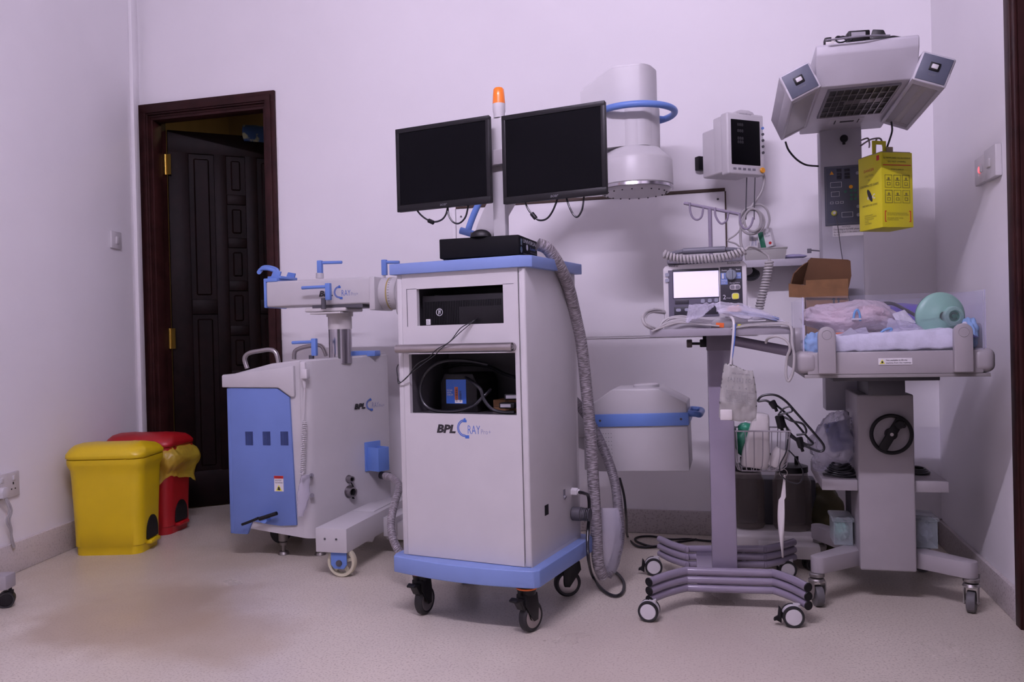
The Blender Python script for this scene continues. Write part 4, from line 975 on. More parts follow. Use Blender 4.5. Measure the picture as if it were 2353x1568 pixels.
# ============================================================ DEFIBRILLATOR TROLLEY (lilac tubes)
tr = thing('equipment_trolley', 'lilac-grey trolley with bent tube base, square post and white-disc casters', 'trolley', (-.04, 2.83, 0), 3)
def base_tube(pts, z, parent):
    mb = MB(); P = [LZ(tr, px, py, .120) for px, py in pts]; P = [V((p.x, p.y, z)) for p in P]
    # long straight middle, soft bends: subdivide the corners
    Q = [P[0], P[0].lerp(P[1], .55), P[1].lerp(P[2], .06), P[1].lerp(P[2], .14), P[1].lerp(P[2], .86), P[1].lerp(P[2], .94), P[2].lerp(P[3], .45), P[3]]
    mb.tube(Q, .0128, 16, 6); o = mb.build('base_tube', LILAC, parent)
    return Q
for pts, caps in ((((1492, 1338), (1562, 1312), (1792, 1318), (1856, 1350)), True), (((1516, 1239), (1566, 1262), (1770, 1262), (1824, 1246)), False)):
    for z in (.120, .0925, .065):
        Q = base_tube(pts, z, tr)
        if caps:
            for e, n in ((Q[0], Q[1]), (Q[-1], Q[-2])):
                d = (e - n).normalized(); mb = MB(); mb.cyl(e, e + d * .004, .0142, n=18, bev=.0015); mb.build('end_cap', BLACK, tr)
    for k in (.22, .78):
        p = Q[3].lerp(Q[4], k); mb = MB(); mb.box(p.x - .006, p.x + .006, p.y - .002, p.y + .002, .065, .12); mb.build('tube_spacer', LILAC, tr)
fy = LZ(tr, 1640, 1314, .12).y; ry = LZ(tr, 1640, 1262, .12).y
mb = MB(); mb.box(-.090, .044, fy, ry, .074, .112, .003); mb.build('base_block', LILAC, tr)
pz = .888; yf = -.05
a0 = LY(tr, 1637, 1303, yf); a1 = LY(tr, 1692, 1303, yf)
mb = MB(); mb.box(a0.x, a1.x + .004, yf, yf + .085, .112, pz, .004); mb.build('post', LILAC, tr)
mb = MB(); mb.box(a0.x - .002, a1.x + .006, yf - .002, yf + .087, .835, pz + .002, .003); mb.build('post_sleeve', mat('dark_lilac', (.16, .14, .18), .5), tr)
for px, py, dg, br in ((1496, 1430, -8, False), (1826, 1443, 4, True), (1506, 1325, 6, True), (1812, 1332, 8, False)):
    p = LZ(tr, px - 4, py - 4, 0); twin_caster(tr, p, dg if px > 1600 else dg, .056, .032, br)
# tray
tyf = -.21; tL = LY(tr, 1493, 762, tyf); tRt = LY(tr, 1822, 753, tyf)
mb = MB(); mb.box(tL.x, tRt.x, tyf, .12, .888, .8965, .002); mb.box(tL.x, tRt.x, tyf, tyf + .004, .885, .908, .001); mb.box(tL.x, tRt.x, .116, .12, .888, .912); mb.box(tL.x, tL.x + .003, tyf, .12, .888, .908); mb.box(tRt.x - .003, tRt.x, tyf, .12, .888, .908)
mb.build('tray', mat('tray_grey', (.30, .28, .32), .4), tr)
mb = MB(); mb.cyl((.0, -.01, .876), LY(tr, 1816, 808, -.12), .0165, n=20, bev=.003); mb.build('push_handle', LILAC, tr)
mb = MB(); a = LY(tr, 1608, 790, 0); mb.box(a.x, a0.x + .004, -.012, .02, a.z - .012, a.z + .014, .003); mb.box(a.x + .010, a.x + .022, -.006, .012, a.z, .889); b_ = LY(tr, 1582, 790, 0)
mb.cyl((b_.x, 0, b_.z), (a.x, 0, a.z), .0045, n=12); mb.build('clamp', BLACK, tr)
mb = MB(); mb.cyl((b_.x - .006, 0, b_.z), (b_.x + .012, 0, b_.z), .0135, n=12, bev=.002); mb.build('clamp_knob', mat('knob_brown', (.10, .08, .08), .5), tr)
# hook bar above the defibrillator
iv = thing('hook_pole', 'lilac hook bar on a thin pole standing behind the defibrillator', 'hook rack', tr.matrix_world @ V((-.035, .055, .897)), 3)
hp0 = LY(iv, 1631, 480, 0)
mb = MB(); mb.cyl((hp0.x, 0, 0), (hp0.x, 0, hp0.z), .0068, n=14); mb.build('pole', LILAC, iv)
e0 = LY(iv, 1572, 467, -.0); e1 = LY(iv, 1697, 492, 0)
mb = MB(); mb.cyl((e0.x, 0, e0.z), (e1.x, 0, e1.z), .0055, n=12); mb.cyl((e0.x - .002, 0, e0.z), (e0.x + .012, 0, e0.z - .002), .003, .0065, n=12); mb.build('hook_bar', LILAC, iv)
for pts in ([(1585, 466), (1586, 485), (1592, 500), (1602, 505), (1612, 498), (1616, 478)], [(1643, 477), (1644, 495), (1652, 510), (1660, 514), (1670, 506), (1674, 489)], [(1700, 490), (1701, 510), (1707, 523), (1717, 526), (1726, 517), (1731, 500)]):
    mb = MB(); mb.tube([LY(iv, a, b_, -.006) for a, b_ in pts], .0036, 10); mb.build('hook', LILAC, iv)

# defibrillator
dfy = -.085
dA = LY(tr, 1526, 738, dfy); dB = LY(tr, 1718, 722, dfy); dC = LY(tr, 1524, 612, dfy)
df = thing('defibrillator', 'white defibrillator with a glowing screen and round dial standing on the trolley tray', 'defibrillator', tr.matrix_world @ V((dA.x, dfy, .8975)), 2)
DW, DH = dB.x - dA.x, 1.122 - .8975
mb = MB(); mb.prism([(.0, .004), (.004, 0), (DW - .004, 0), (DW, .004), (DW, DH - .012), (DW - .010, DH), (.010, DH - .006), (0, DH - .016)], .0, .135, 'y', r=.004, seg=3); mb.build('housing', WHITE2, df)
def S(px, py, y=-.002): return LY(df, px, py, y)
def rect(name, a, b_, m, y=-.002, th=.003, r=.0, parent=None):
    A_ = S(*a, 0); B_ = S(*b_, 0); mb = MB(); mb.box(min(A_.x, B_.x), max(A_.x, B_.x), y, y + th, min(A_.z, B_.z), max(A_.z, B_.z), r); return mb.build(name, m, parent or df)
rect('face_plate', (1535, 622), (1653, 727), mat('panel_grey', (.115, .108, .15), .5), -.0012, r=.0)
rect('control_panel', (1654, 614), (1707, 706), DEFB, -.0014, r=.001)
rect('screen_surround', (1545, 620), (1653, 684), mat('surround_black', (.012, .012, .022), .4), -.0022, r=.001)
rect('lit_screen', (1547, 626), (1652, 682), LCD, -.0030, th=.001)
rect('printer_slot', (1551, 690), (1583, 699), DEFB, -.0024, r=.001)
rect('lower_panel', (1549, 706), (1650, 722), DEFB, -.0022, r=.001)
rect('mode_label', (1656, 628), (1703, 640), BLUEL, -.002, th=.001); rect('mode_label', (1656, 640), (1672, 654), BLUEL, -.002, th=.001)
k = S(1680, 632)
mb = MB(); mb.cyl((k.x, -.012, k.z), (k.x, 0, k.z), .0165, .0175, 32, .002); mb.box(k.x - .003, k.x + .003, -.019, -.011, k.z - .015, k.z + .015, .002); mb.build('dial', mat('dial_grey', (.22, .25, .30), .4), df)
def disc(name, px, py, rx, rz, m, y=-.004, th=.004, r=.002):
    c = S(px, py); mb = MB(); mb.box(c.x - rx, c.x + rx, y, y + th, c.z - rz, c.z + rz, min(rx, rz) * .85, 4) if 0 else mb.prism([(c.x + rx * math.copysign(abs(math.cos(R(a))) ** .55, math.cos(R(a))), c.z + rz * math.copysign(abs(math.sin(R(a))) ** .55, math.sin(R(a)))) for a in range(0, 360, 15)], y, y + th, 'y'); return mb.build(name, m, df)
disc('button_frame', 1689, 660, .0165, .0085, WHITE2); disc('button', 1683, 660, .0065, .0055, GREYM, -.006); disc('button', 1695, 660, .0065, .0055, GREYM, -.006)
disc('button_frame', 1690, 681, .0115, .0105, WHITE2); disc('shock_button', 1690, 681, .0095, .0088, YEL2, -.006)
for px, py in ((1615, 692), (1631, 691), (1646, 690)): disc('round_button', px, py, .0062, .0062, mat('button_grey', (.33, .34, .42), .4))
for px, py in ((1559, 713), (1579, 712)): disc('soft_key', px, py, .0078, .0050, mat('button_grey', (.33, .34, .42), .4))
for px, py in ((1533, 632), (1533, 645)): disc('side_key', px, py, .0065, .0060, mat('button_grey', (.33, .34, .42), .4))
def txt(s, a, b_, m, name='panel_lettering', **kw):
    A_ = S(*a, 0); B_ = S(*b_, 0); lettering(s, A_.x, B_.x, min(A_.z, B_.z), max(A_.z, B_.z), m, df, (0, -.0034, 0), name=name, **kw)
txt('1', (1659, 629), (1663, 641), INKW); txt('2', (1661, 678), (1668, 688), INKW); txt('Charge', (1669, 684), (1679, 687), INKW); txt('Energy Select', (1677, 649), (1700, 652), INKW)
txt('Monitor', (1658, 620), (1671, 623), INKW); txt('Pacer', (1691, 618), (1701, 621), INKW); txt('OFF', (1675, 617), (1681, 620), INKW); txt('Manual\nDefib', (1658, 644), (1670, 652), INKW); txt('AED', (1695, 631), (1701, 635), INKW)
def txt0(s, a, b_, m, **kw):
    A_ = S(*a, 0); B_ = S(*b_, 0); lettering(s, A_.x, B_.x, min(A_.z, B_.z), max(A_.z, B_.z), m, df, (0, -.0003, 0), name='maker_lettering', **kw)
txt0('mindray', (1537, 610), (1559, 614), INK, bold=.02); txt0('BeneHeart D6', (1671, 602), (1701, 606), INK)
# carrying handle, paddles tray on top
mb = MB(); a = LY(df, 1526, 587, .07); b_ = LY(df, 1722, 572, .07)
mb.box(.012, DW - .010, .03, .11, DH + .002, DH + .022, .005); mb.cyl((.03, .07, DH), (.03, .07, DH + .03), .012, n=12); mb.cyl((DW - .04, .07, DH), (DW - .04, .07, DH + .03), .012, n=12); mb.build('paddle_tray', GREYM, df)
mb = MB(); a = LY(df, 1568, 578, .05); b_ = LY(df, 1668, 573, .05); mb.cyl(a, b_, .0105, n=18, bev=.003); mb.tube([V((.01, .06, a.z - .012)), a, b_, V((DW, .06, b_.z - .008))], .007, 10, 4); mb.build('carry_handle', mat('handle_grey', (.15, .15, .18), .45), df)
def coil(name, label, pts, R_, r, turns, sm=8):
    P = catmull(pts, 24); L = [0]
    for i in range(1, len(P)): L.append(L[-1] + (P[i] - P[i - 1]).length)
    out = []; N = turns * 12; j = 0
    for i in range(N + 1):
        s_ = L[-1] * i / N
        while j < len(L) - 2 and L[j + 1] < s_: j += 1
        t_ = (s_ - L[j]) / max(1e-9, L[j + 1] - L[j]); c = P[j].lerp(P[j + 1], t_); T = (P[j + 1] - P[j]).normalized()
        n1 = (V((0, 1, 0)) - T * T.y).normalized(); n2 = T.cross(n1); a = 2 * math.pi * i / 12
        out.append(c + n1 * math.cos(a) * R_ + n2 * math.sin(a) * R_)
    mb = MB(); mb.tube(out, r, 8, smooth=False); o = mb.build(name, CABLEG); tag(o, label, 'cord'); return o
coil('coiled_cord', 'thick grey coiled cord stretched across the front of the defibrillator top', [PY(px, py, 2.715) for px, py in ((1524, 583), (1545, 592), (1580, 596), (1640, 594), (1680, 587), (1712, 576))], .0105, .0042, 24)
coil('coiled_cord', 'thick grey coiled cord hanging down at the right of the defibrillator', [PY(px, py, 2.80) for px, py in ((1768, 600), (1764, 625), (1758, 655), (1750, 685), (1744, 712))], .0105, .0042, 17)
mb = MB(); mb.tube([PY(*q) for q in ((1712, 576, 2.72), (1722, 568, 2.74), (1745, 575, 2.79), (1764, 588, 2.80), (1768, 600, 2.80))], .0042, 8)
tag(mb.build('cord_link', CABLEG), 'plain grey cord bridging the two coiled cords above the defibrillator', 'cord')
mb = MB(); mb.tube([PY(*q) for q in ((1526, 716, 2.74), (1505, 712, 2.70), (1484, 718, 2.66), (1476, 733, 2.63), (1484, 748, 2.62), (1500, 757, 2.64))], .0045, 8); mb.tube([PY(*q) for q in ((1530, 719, 2.74), (1505, 717, 2.70), (1489, 722, 2.67), (1482, 735, 2.64), (1490, 748, 2.63), (1510, 756, 2.65))], .0035, 8)
mb.cyl(PY(1503, 714, 2.71), PY(1528, 717, 2.745), .0085, n=12)
tag(mb.build('patient_cable', CABLEG), 'grey patient cable looping out at the left of the defibrillator', 'cable')

# clutter on the tray
random.seed(3)
mb = MB()
for k in range(9):
    y0 = 2.60 + .012 * k
    P = [PY(1497 + 3 * k, 762 - k * .8, y0), PY(1520 + random.random() * 12, 752 - 2.0 * k, y0 + .01), PY(1548 + random.random() * 18, 742 - 2.0 * k, y0 + .02), PY(1590 + random.random() * 25, 745 - 1.5 * k, y0 + .03), PY(1635 + random.random() * 30, 750 - k, y0 + .03)]
    for p in P: p.z = max(p.z, .9035)
    mb.tube(P, .0028, 6, 5)
tag(mb.build('lead_wires', CABLEG), 'bundle of thin grey lead wires spread on the left of the trolley tray', 'cables')
mb = MB()
for k in range(6):
    y0 = 2.62 + .012 * k
    P = [PY(1680, 756 - k, y0), PY(1705 + random.random() * 10, 750 - 1.5 * k, y0), PY(1740 + random.random() * 10, 748 - k * 1.5, y0), PY(1790, 745 - k, y0), PY(1812, 748 - k, y0)]
    for p in P: p.z = max(p.z, .9035)
    mb.tube(P, .0026, 6, 5)
tag(mb.build('lead_wires', CABLEG), 'bundle of thin grey lead wires at the right of the trolley tray', 'cables')
tl_ = thing('test_load', 'grey plastic connector block with an orange sticker on the trolley tray', 'connector', PY(1635, 748, 2.635) * V((1, 1, 0)) + V((0, 0, .9045)) if 0 else V((PY(1635, 748, 2.635).x, 2.635, .9045)), 3)
mb = MB(); mb.prism([(0, 0), (.062, 0), (.068, .012), (.060, .030), (.042, .036), (.012, .034), (0, .022)], 0, .045, 'y', r=.003); mb.build('block', mat('block_grey', (.30, .29, .31), .45), tl_)
mb = MB(); mb.box(.012, .036, -.0012, 0, .008, .022, M=Mx.Rotation(R(5), 4, 'Y')); mb.build('orange_sticker', mat('sticker_orange', (.85, .16, .03), .5), tl_)
yc = thing('yellow_clip', 'small bright yellow electrode clip on the trolley tray', 'clip', V((PY(1695, 745, 2.63).x, 2.63, .9045)), 10)
mb = MB(); mb.box(0, .022, 0, .008, .004, .010, .001); mb.cyl((.006, .004, 0), (.006, .004, .014), .005, n=10); mb.build('clip_body', YEL2, yc)
def pouch(name, label, cat, corners, m, amp=.010, th=.012, y=None, nu=22, nv=14, seed=0):
    """corners given as world points: TL, TR, BR, BL; a crumpled, slightly puffy bag"""
    a, b_, c, d = [V(q) for q in corners]; nrm = (b_ - a).cross(d - a).normalized(); mb = MB()
    for sgn in (1, -1):
        def fn(u, v, sgn=sgn):
            p = a.lerp(b_, u).lerp(d.lerp(c, u), v); e = (math.sin(math.pi * u) * math.sin(math.pi * v)) ** .5 if 0 < u < 1 and 0 < v < 1 else 0
            return p + nrm * (sgn * th * e + amp * (noise.noise(V((u * 4, v * 4, seed))) + .5 * noise.noise(V((u * 9, v * 9, seed + sgn)))) )
        mb.grid(fn, nu, nv)
    bmesh.ops.remove_doubles(mb.bm, verts=mb.bm.verts[:], dist=.0004); bmesh.ops.recalc_face_normals(mb.bm, faces=mb.bm.faces[:])
    o = mb.build(name, m, ang=50); tag(o, label, cat); return o
pouch('plastic_bag', 'clear plastic bag with packed tubing lying across the trolley tray', 'bag', (PY(1640, 697, 2.69), PY(1720, 704, 2.71), PY(1806, 738, 2.66), PY(1652, 722, 2.61)), BAGC, .010, .014, seed=1)
pouch('plastic_bag', 'small clear crumpled bag leaning on the lower left of the defibrillator', 'bag', (PY(1583, 700, 2.68), PY(1648, 697, 2.69), PY(1618, 725, 2.61), PY(1575, 742, 2.61)), BAGC, .008, .010, seed=5)
pouch('face_mask', 'pinkish mask sealed inside the clear bag on the trolley tray', 'mask', (PY(1672, 704, 2.69), PY(1700, 702, 2.69), PY(1704, 716, 2.66), PY(1670, 716, 2.66)), mat('pale_peach', (.62, .38, .32), .5), .004, .008, seed=2)
mb = MB(); mb.tube([PY(*q) for q in ((1678, 716, 2.665), (1700, 716, 2.665), (1740, 722, 2.66), (1790, 733, 2.66))], .004, 8); mb.tube([PY(*q) for q in ((1676, 720, 2.66), (1705, 722, 2.66), (1745, 728, 2.655), (1785, 737, 2.655))], .003, 8)
tag(mb.build('tubing', mat('blue_tubing', (.20, .24, .42), .4)), 'blue-grey tubing inside the clear bag on the trolley tray', 'tube')
# white/blue lead down to the pad pouch
mb = MB(); mb.tube([PY(*q) for q in ((1668, 728, 2.66), (1680, 729, 2.63), (1686, 742, 2.608), (1685, 775, 2.600), (1682, 810, 2.600), (1679, 838, 2.602))], .0042, 8); tag(mb.build('pad_lead', WHITE2), 'white lead running over the tray edge down to the hanging foil pouch', 'cable')
mb = MB(); mb.tube([PY(*q) for q in ((1690, 745, 2.604), (1688, 780, 2.598), (1684, 812, 2.598), (1680, 838, 2.602))], .0018, 6); tag(mb.build('pad_lead', INKB), 'thin blue lead beside the white one, down to the hanging foil pouch', 'cable')
pd = thing('pad_pouch', 'silvery printed foil pouch hanging in front of the lilac trolley post', 'pouch', PY(1695, 900, 2.605), 0)
Mi = pd.matrix_world.inverted()
A_, B_, C_, D_ = [Mi @ PY(px, py, 2.605) for px, py in ((1664, 836), (1730, 852), (1738, 968), (1652, 960))]
mb = MB(); 
for sgn in (1, -1):
    def fn(u, v, sgn=sgn):
        top = A_.lerp(B_, u); bot = D_.lerp(C_, u); p = top.lerp(bot, v); p.z += (-.006 * math.sin(math.pi * u) if v > .9 else .004 * math.sin(math.pi * u * 2) * (1 - v)); p.x += .006 * math.sin(math.pi * v) * (1 if u > .5 else -.6)
        e = (math.sin(math.pi * u) * math.sin(math.pi * v)) ** .6 if 0 < u < 1 and 0 < v < 1 else 0
        return p + V((0, -sgn * .010 * e + .004 * noise.noise(V((u * 4, v * 5, 3))) + .003 * sgn * noise.noise(V((u * 9, v * 7, 7))), 0))
    mb.grid(fn, 24, 28)
bmesh.ops.remove_doubles(mb.bm, verts=mb.bm.verts[:], dist=.0003); bmesh.ops.recalc_face_normals(mb.bm, faces=mb.bm.faces[:])
mb.build('pouch_body', FOILP, pd, ang=60)
def on_pouch(mbx, u, v): 
    p = A_.lerp(B_, u).lerp(D_.lerp(C_, u), v); return V((p.x + .006 * math.sin(math.pi * v) * (1 if u > .5 else -.6), -.0165, p.z))
lp = bpy.data.objects.new('x', None)
rot_ = -5
def ptxt(s, u0, u1, v0, v1, m=INKD):
    a = on_pouch(None, u0, v1); b_ = on_pouch(None, u1, v0); Wd = (on_pouch(None, u1, v1) - on_pouch(None, u0, v1)).length; Ht = (on_pouch(None, u0, v0) - on_pouch(None, u0, v1)).length
    lettering(s, 0, Wd, 0, Ht, m, pd, a, Mx.Rotation(R(7), 4, 'Y') @ FRONT, name='printed_text')
lor = 'Remove pads from pouch and liner\nApply to clean dry skin only\nPress firmly on all the edges\nReplace pads after twenty four hours\nDo not use if gel is dry or damaged\nStore in a cool and dry place\nConnect the lead to the machine\nCheck the date before any use'
ptxt(lor, .16, .92, .46, .68); ptxt('1   2   3   4   5', .16, .9, .38, .42); ptxt('PEEL OPEN HERE', .3, .85, .12, .15); ptxt('[ A ]  [ B ]  [ C ]', .2, .88, .22, .30)
bpy.data.objects.remove(lp)
mb = MB(); p = on_pouch(None, .05, .93); mb.box(p.x - .002, p.x + .034, -.012, .010, p.z - .018, p.z + .014, .003); mb.build('plug_end', OFFW, pd)

# wire basket on the post with its contents
bk = thing('wire_basket', 'grey wire basket hung on the right side of the lilac trolley post', 'basket', tr.matrix_world @ V((a1.x + .006, -.05, .44)), 1)
bw, bd = .172, .12
mb = MB()
def rim(z, s, rr):
    x0, x1, y0, y1 = (1 - s) * .02, bw - (1 - s) * .06, (1 - s) * .02, bd - (1 - s) * .02
    mb.tube([(x0, y0, z), (x1, y0, z), (x1, y1, z), (x0, y1, z)], rr, 8, smooth=False, closed=True)
rim(.132, 1, .0026); rim(0, 0, .0022); rim(.066, .5, .0015) if 0 else None
for i in range(7):
    x = .004 + (bw - .008) * i / 6; xb = .02 + (bw - .08 - .0) * i / 6 + .0
    for y, yb_ in ((0, .02), (bd, bd - .02)): mb.tube([(x, y, .132), (x * .8 + xb * .2, y, .02), (xb, yb_, 0)], .0016, 6, 3)
    mb.cyl((xb, .02, 0), (xb, bd - .02, 0), .0015, n=6)
for j in range(4):
    y = .015 + (bd - .03) * j / 3
    for x, xb in ((0, .02), (bw, bw - .06)): mb.tube([(x, y, .132), (x, y, .02) if x == 0 else (x - .012, y, .03), (xb, y, 0)], .0016, 6, 3)
mb.build('wire_frame', mat('basket_wire', (.36, .34, .37), .35, .6), bk)
mb = MB(); mb.box(-.006, .002, .02, .08, .10, .14, .001); mb.build('mounting_hook', GREYM, bk)
def inbk(x, y, z): return bk.matrix_world @ V((x, y, z))
bt = thing('white_bottle', 'tall white plastic dispenser bottle leaning in the wire basket', 'bottle', inbk(.058, .050, .008), rot=(0, R(9), 0))
def rs(w, d, z, k=.012):
    return [V((math.copysign(abs(math.cos(R(a))) ** .5, math.cos(R(a))) * w, math.copysign(abs(math.sin(R(a))) ** .5, math.sin(R(a))) * d, z)) for a in range(0, 360, 12)]
mb = MB(); secs = [rs(.040, .022, 0), rs(.044, .026, .006), rs(.044, .026, .05), rs(.036, .024, .10), rs(.030, .022, .14), rs(.026, .020, .168), rs(.022, .016, .178), rs(.010, .008, .181)]
rings = [[mb.bm.verts.new(p) for p in s_] for s_ in secs]; n = len(rings[0])
for i in range(len(rings) - 1):
    for j in range(n): mb.bm.faces.new((rings[i][j], rings[i][(j + 1) % n], rings[i + 1][(j + 1) % n], rings[i + 1][j]))
mb.bm.faces.new(rings[0][::-1]); mb.bm.faces.new(rings[-1]); mb.build('bottle_body', OFFW, bt, ang=50)
cp = thing('white_cup', 'short white plastic container at the right end of the wire basket', 'container', inbk(.122, .045, .012), rot=(0, R(24), 0))
mb = MB(); mb.lathe([(0, 0), (.024, 0), (.026, .004), (.024, .05), (.020, .062), (.0, .063)], 28); mb.build('container_body', OFFW, cp)
gm = thing('green_mask', 'dark green mask tucked in the wire basket behind the white bottle', 'mask', inbk(.03, .075, .06))
mb = MB(); mb.ball((0, 0, .03), .032, .025, .050, amp=.15, fr=2); mb.build('mask_body', GREEND, gm)
mb = MB(); mb.ball((.004, -.006, .075), .024, .018, .018, amp=.1, fr=3); mb.build('mask_cushion', mat('teal_soft', (.03, .28, .16), .35), gm)
Yk = 2.80
def cab(label, pts, r, m=CABLEB, name='power_cord', cat='cord'):
    mb = MB(); mb.tube([PY(*q) for q in pts], r, 8); return tag(mb.build(name, m), label, cat)
cab('black cord in a wide loop above the wire basket, reaching to the right', [(1778, 930, Yk), (1760, 921, Yk), (1742, 922, Yk), (1752, 910, Yk), (1780, 908, Yk), (1805, 922, Yk), (1835, 955, Yk), (1870, 995, Yk), (1893, 1025, Yk), (1885, 1038, Yk), (1850, 1025, Yk), (1812, 1000, Yk)], .0038)
cab('black cord in a smaller loop over the wire basket', [(1775, 925, Yk + .02), (1800, 945, Yk + .02), (1830, 975, Yk + .02), (1855, 1005, Yk + .02), (1868, 1020, Yk + .02), (1850, 1020, Yk + .02), (1815, 995, Yk + .02), (1800, 960, Yk + .01), (1820, 968, Yk), (1845, 975, Yk), (1852, 995, Yk), (1830, 1000, Yk)], .0034)
cab('thin black cord dangling below the wire basket in a long loop', [(1810, 1010, Yk - .02), (1806, 1040, Yk - .03), (1792, 1070, Yk - .03), (1795, 1092, Yk - .03), (1815, 1108, Yk - .03), (1838, 1110, Yk - .03), (1845, 1085, Yk - .03), (1830, 1055, Yk - .03), (1812, 1035, Yk - .03)], .0022)
cab('short black cord loop tied over the white bottle', [(1788, 955, Yk - .03), (1800, 940, Yk - .03), (1815, 935, Yk - .03), (1820, 945, Yk - .03), (1805, 950, Yk - .03), (1790, 952, Yk - .03)], .003)
for px0, py0, px1, py1, r, lab in ((1772, 922, 1782, 938, .012, 'black round plug on top of the white bottle'), (1790, 955, 1796, 985, .014, 'black adapter brick hanging against the white bottle'), (1835, 1005, 1842, 1030, .012, 'black plug hanging off the right end of the wire basket')):
    q = thing('black_plug', lab, 'plug', PY(px0, py0, Yk)); mb = MB(); Mi = q.matrix_world.inverted(); mb.cyl(Mi @ PY(px0, py0, Yk), Mi @ PY(px1, py1, Yk), r, r * .85, 8, .003); mb.build('plug_body', BLACK, q)
    mb = MB(); mb.cyl(Mi @ PY(px1, py1, Yk), Mi @ PY(px1 + 3, py1 + 8, Yk), .005, n=8); mb.build('strain_relief', BLACK, q)
pts = [(.012 * math.cos(R(a)), 0, .012 * math.sin(R(a))) for a in range(0, 360, 30)]
kr = thing('key_ring', 'thin metal ring holding the long white ribbon under the wire basket', 'ring', PY(1800, 1087, Yk - .03)); mb = MB(); mb.tube(pts, .0012, 6, 2, closed=True); mb.build('ring', STEEL, kr)
# long ribbon
mb = MB()
def rib(u, v):
    px = 1799 + (4 if v < .3 else 0) - 4 * math.sin(v * 3) + (u - .5) * (4 + 12 * math.sin(math.pi * min(1, v * 1.05)) ** 1.5); py = 1092 + 190 * v
    return PY(px, py, Yk - .03 + .008 * math.sin(v * 5 + u * 2))
mb.grid(rib, 4, 30); o = mb.build('ribbon', OFFW, ang=80); sm = o.modifiers.new('thick', 'SOLIDIFY'); sm.thickness = .0012; tag(o, 'long white ribbon dangling from a ring below the wire basket', 'ribbon')
# grey cable looping from tray to the bed
mb = MB(); mb.tube([PY(*q) for q in ((1760, 738, 2.66), (1800, 742, 2.66), (1818, 755, 2.62), (1820, 790, 2.61), (1825, 820, 2.60), (1822, 855, 2.60), (1812, 876, 2.60), (1806, 862, 2.60), (1808, 825, 2.60), (1815, 800, 2.59), (1806, 782, 2.59), (1785, 773, 2.60), (1765, 778, 2.62), (1760, 788, 2.64))], .0042, 8)
tag(mb.build('grey_cable', CABLEG), 'grey cable hanging in a long loop off the right end of the trolley tray', 'cable')

# ============================================================ SUCTION MACHINE
su = thing('suction_machine', 'low white suction unit with two smoky glass jars behind the lilac trolley', 'suction machine', (.14, 3.42, 0), 0)
mb = MB(); mb.box(-.17, .17, -.13, .16, .060, .115, .012, 3); mb.box(-.06, .16, -.20, -.10, .045, .095, .006); mb.build('base', OFFW, su)
for x, y in ((.125, -.16), (-.13, -.08), (-.13, .12), (.13, .12)): twin_caster(su, (x, y, 0), 20, .06, .024, False, BLACK, BLACK)
for x, r in ((-.09, .062), (.075, .073)):
    mb = MB(); mb.lathe([(0, .118), (r * .92, .118), (r, .128), (r, .150), (r * .97, .155), (r, .16), (r, .30), (r * .85, .325), (r * .8, .345), (r * .72, .345)], 40, Mx.Translation((x, 0, 0))); j = mb.build('jar', SMOKE, su)
    mb = MB(); mb.lathe([(0, .34), (r * .86, .34), (r * .86, .362), (r * .6, .368), (0, .37)], 32, Mx.Translation((x, 0, 0))); mb.cyl((x - .02, 0, .365), (x - .02, 0, .395), .008, n=12); mb.cyl((x + .02, 0, .365), (x + .02, 0, .40), .008, n=12); mb.build('jar_lid', BLACK, j)
mb = MB(); mb.box(-.15, .17, .05, .15, .115, .30, .01); mb.build('motor_housing', GREYD, su)
cab('black suction tubing curling above the jar lids', [(1750, 1078, 3.42), (1755, 1050, 3.40), (1775, 1045, 3.38), (1790, 1060, 3.38), (1800, 1075, 3.42)], .005, CABLEB, 'suction_tube', 'tube')

# ============================================================ WALL MONITOR AND SHELF
pm = thing('patient_monitor', 'white patient monitor with a dark screen mounted high on the back wall', 'patient monitor', PY(1716, 402, 3.50) , rot=(R(0), 0, R(38)))
# local front y=0, x -.095...095
mb = MB(); mb.box(-.092, .092, 0, .045, .0, .250, .008, 3); mb.prism([(-.05, .245), (-.04, .258), (-.02, .264), (.02, .264), (.04, .258), (.05, .245)], .002, .035, 'y', r=.003); mb.box(-.088, .088, .03, .175, .012, .205, .008, 3); mb.box(-.088, .088, .04, .10, .015, .245, .008)
ob = mb.build('housing', WHITE2, pm)
mb = MB(); mb.box(-.074, .070, -.002, .004, .040, .222, .002); mb.build('screen', SCREEN, pm)
for k, z in enumerate((.195, .170, .145, .120, .095)): mb = MB(); mb.cyl((.084, -.005, z), (.084, 0, z), .0055, n=14); mb.build('side_button', BLUE if k == 0 else GREYD, pm)
mb = MB(); mb.cyl((.078, -.008, .022), (.078, 0, .022), .0115, .012, 20, .002); mb.build('orange_knob', mat('amber', (.85, .36, .02), .4), pm)
mb = MB()
for k in range(5): mb.box(-.066 + k * .024, -.052 + k * .024, -.0012, 0, .019, .027)
mb.build('soft_keys', GREYM, pm)
lettering('mindray', -.03, .03, .243, .250, INKD, pm, (0, -.0005, 0), name='maker_lettering')
for z in (.195, .170, .140, .125): lettering('888', -.045, -.015, z, z + .012, mat('faint_digits', (.05, .05, .055), .5), pm, (0, -.003, 0), name='screen_digits')
mb = MB(); mb.box(-.02, .02, .17, .20, .06, .12, .003); mb.build('wall_bracket', BLACK, pm)
arm_ = MB(); pA = pm.matrix_world.inverted() @ PY(1640, 355, 3.735); arm_.tube([(0, .19, .09), pA * .5 + V((0, .095, .045)), pA], .012, 12); arm_.build('mount_arm', GREYM, pm)
for py in ((1605, 378),):
    c = PY(*py, 3.735); c = pm.matrix_world.inverted() @ c; mb = MB(); mb.box(c.x - .02, c.x + .02, c.y - .03, c.y, c.z - .03, c.z + .03, .003); mb.build('bracket_plate', BLACK, pm)
Yw = 3.58
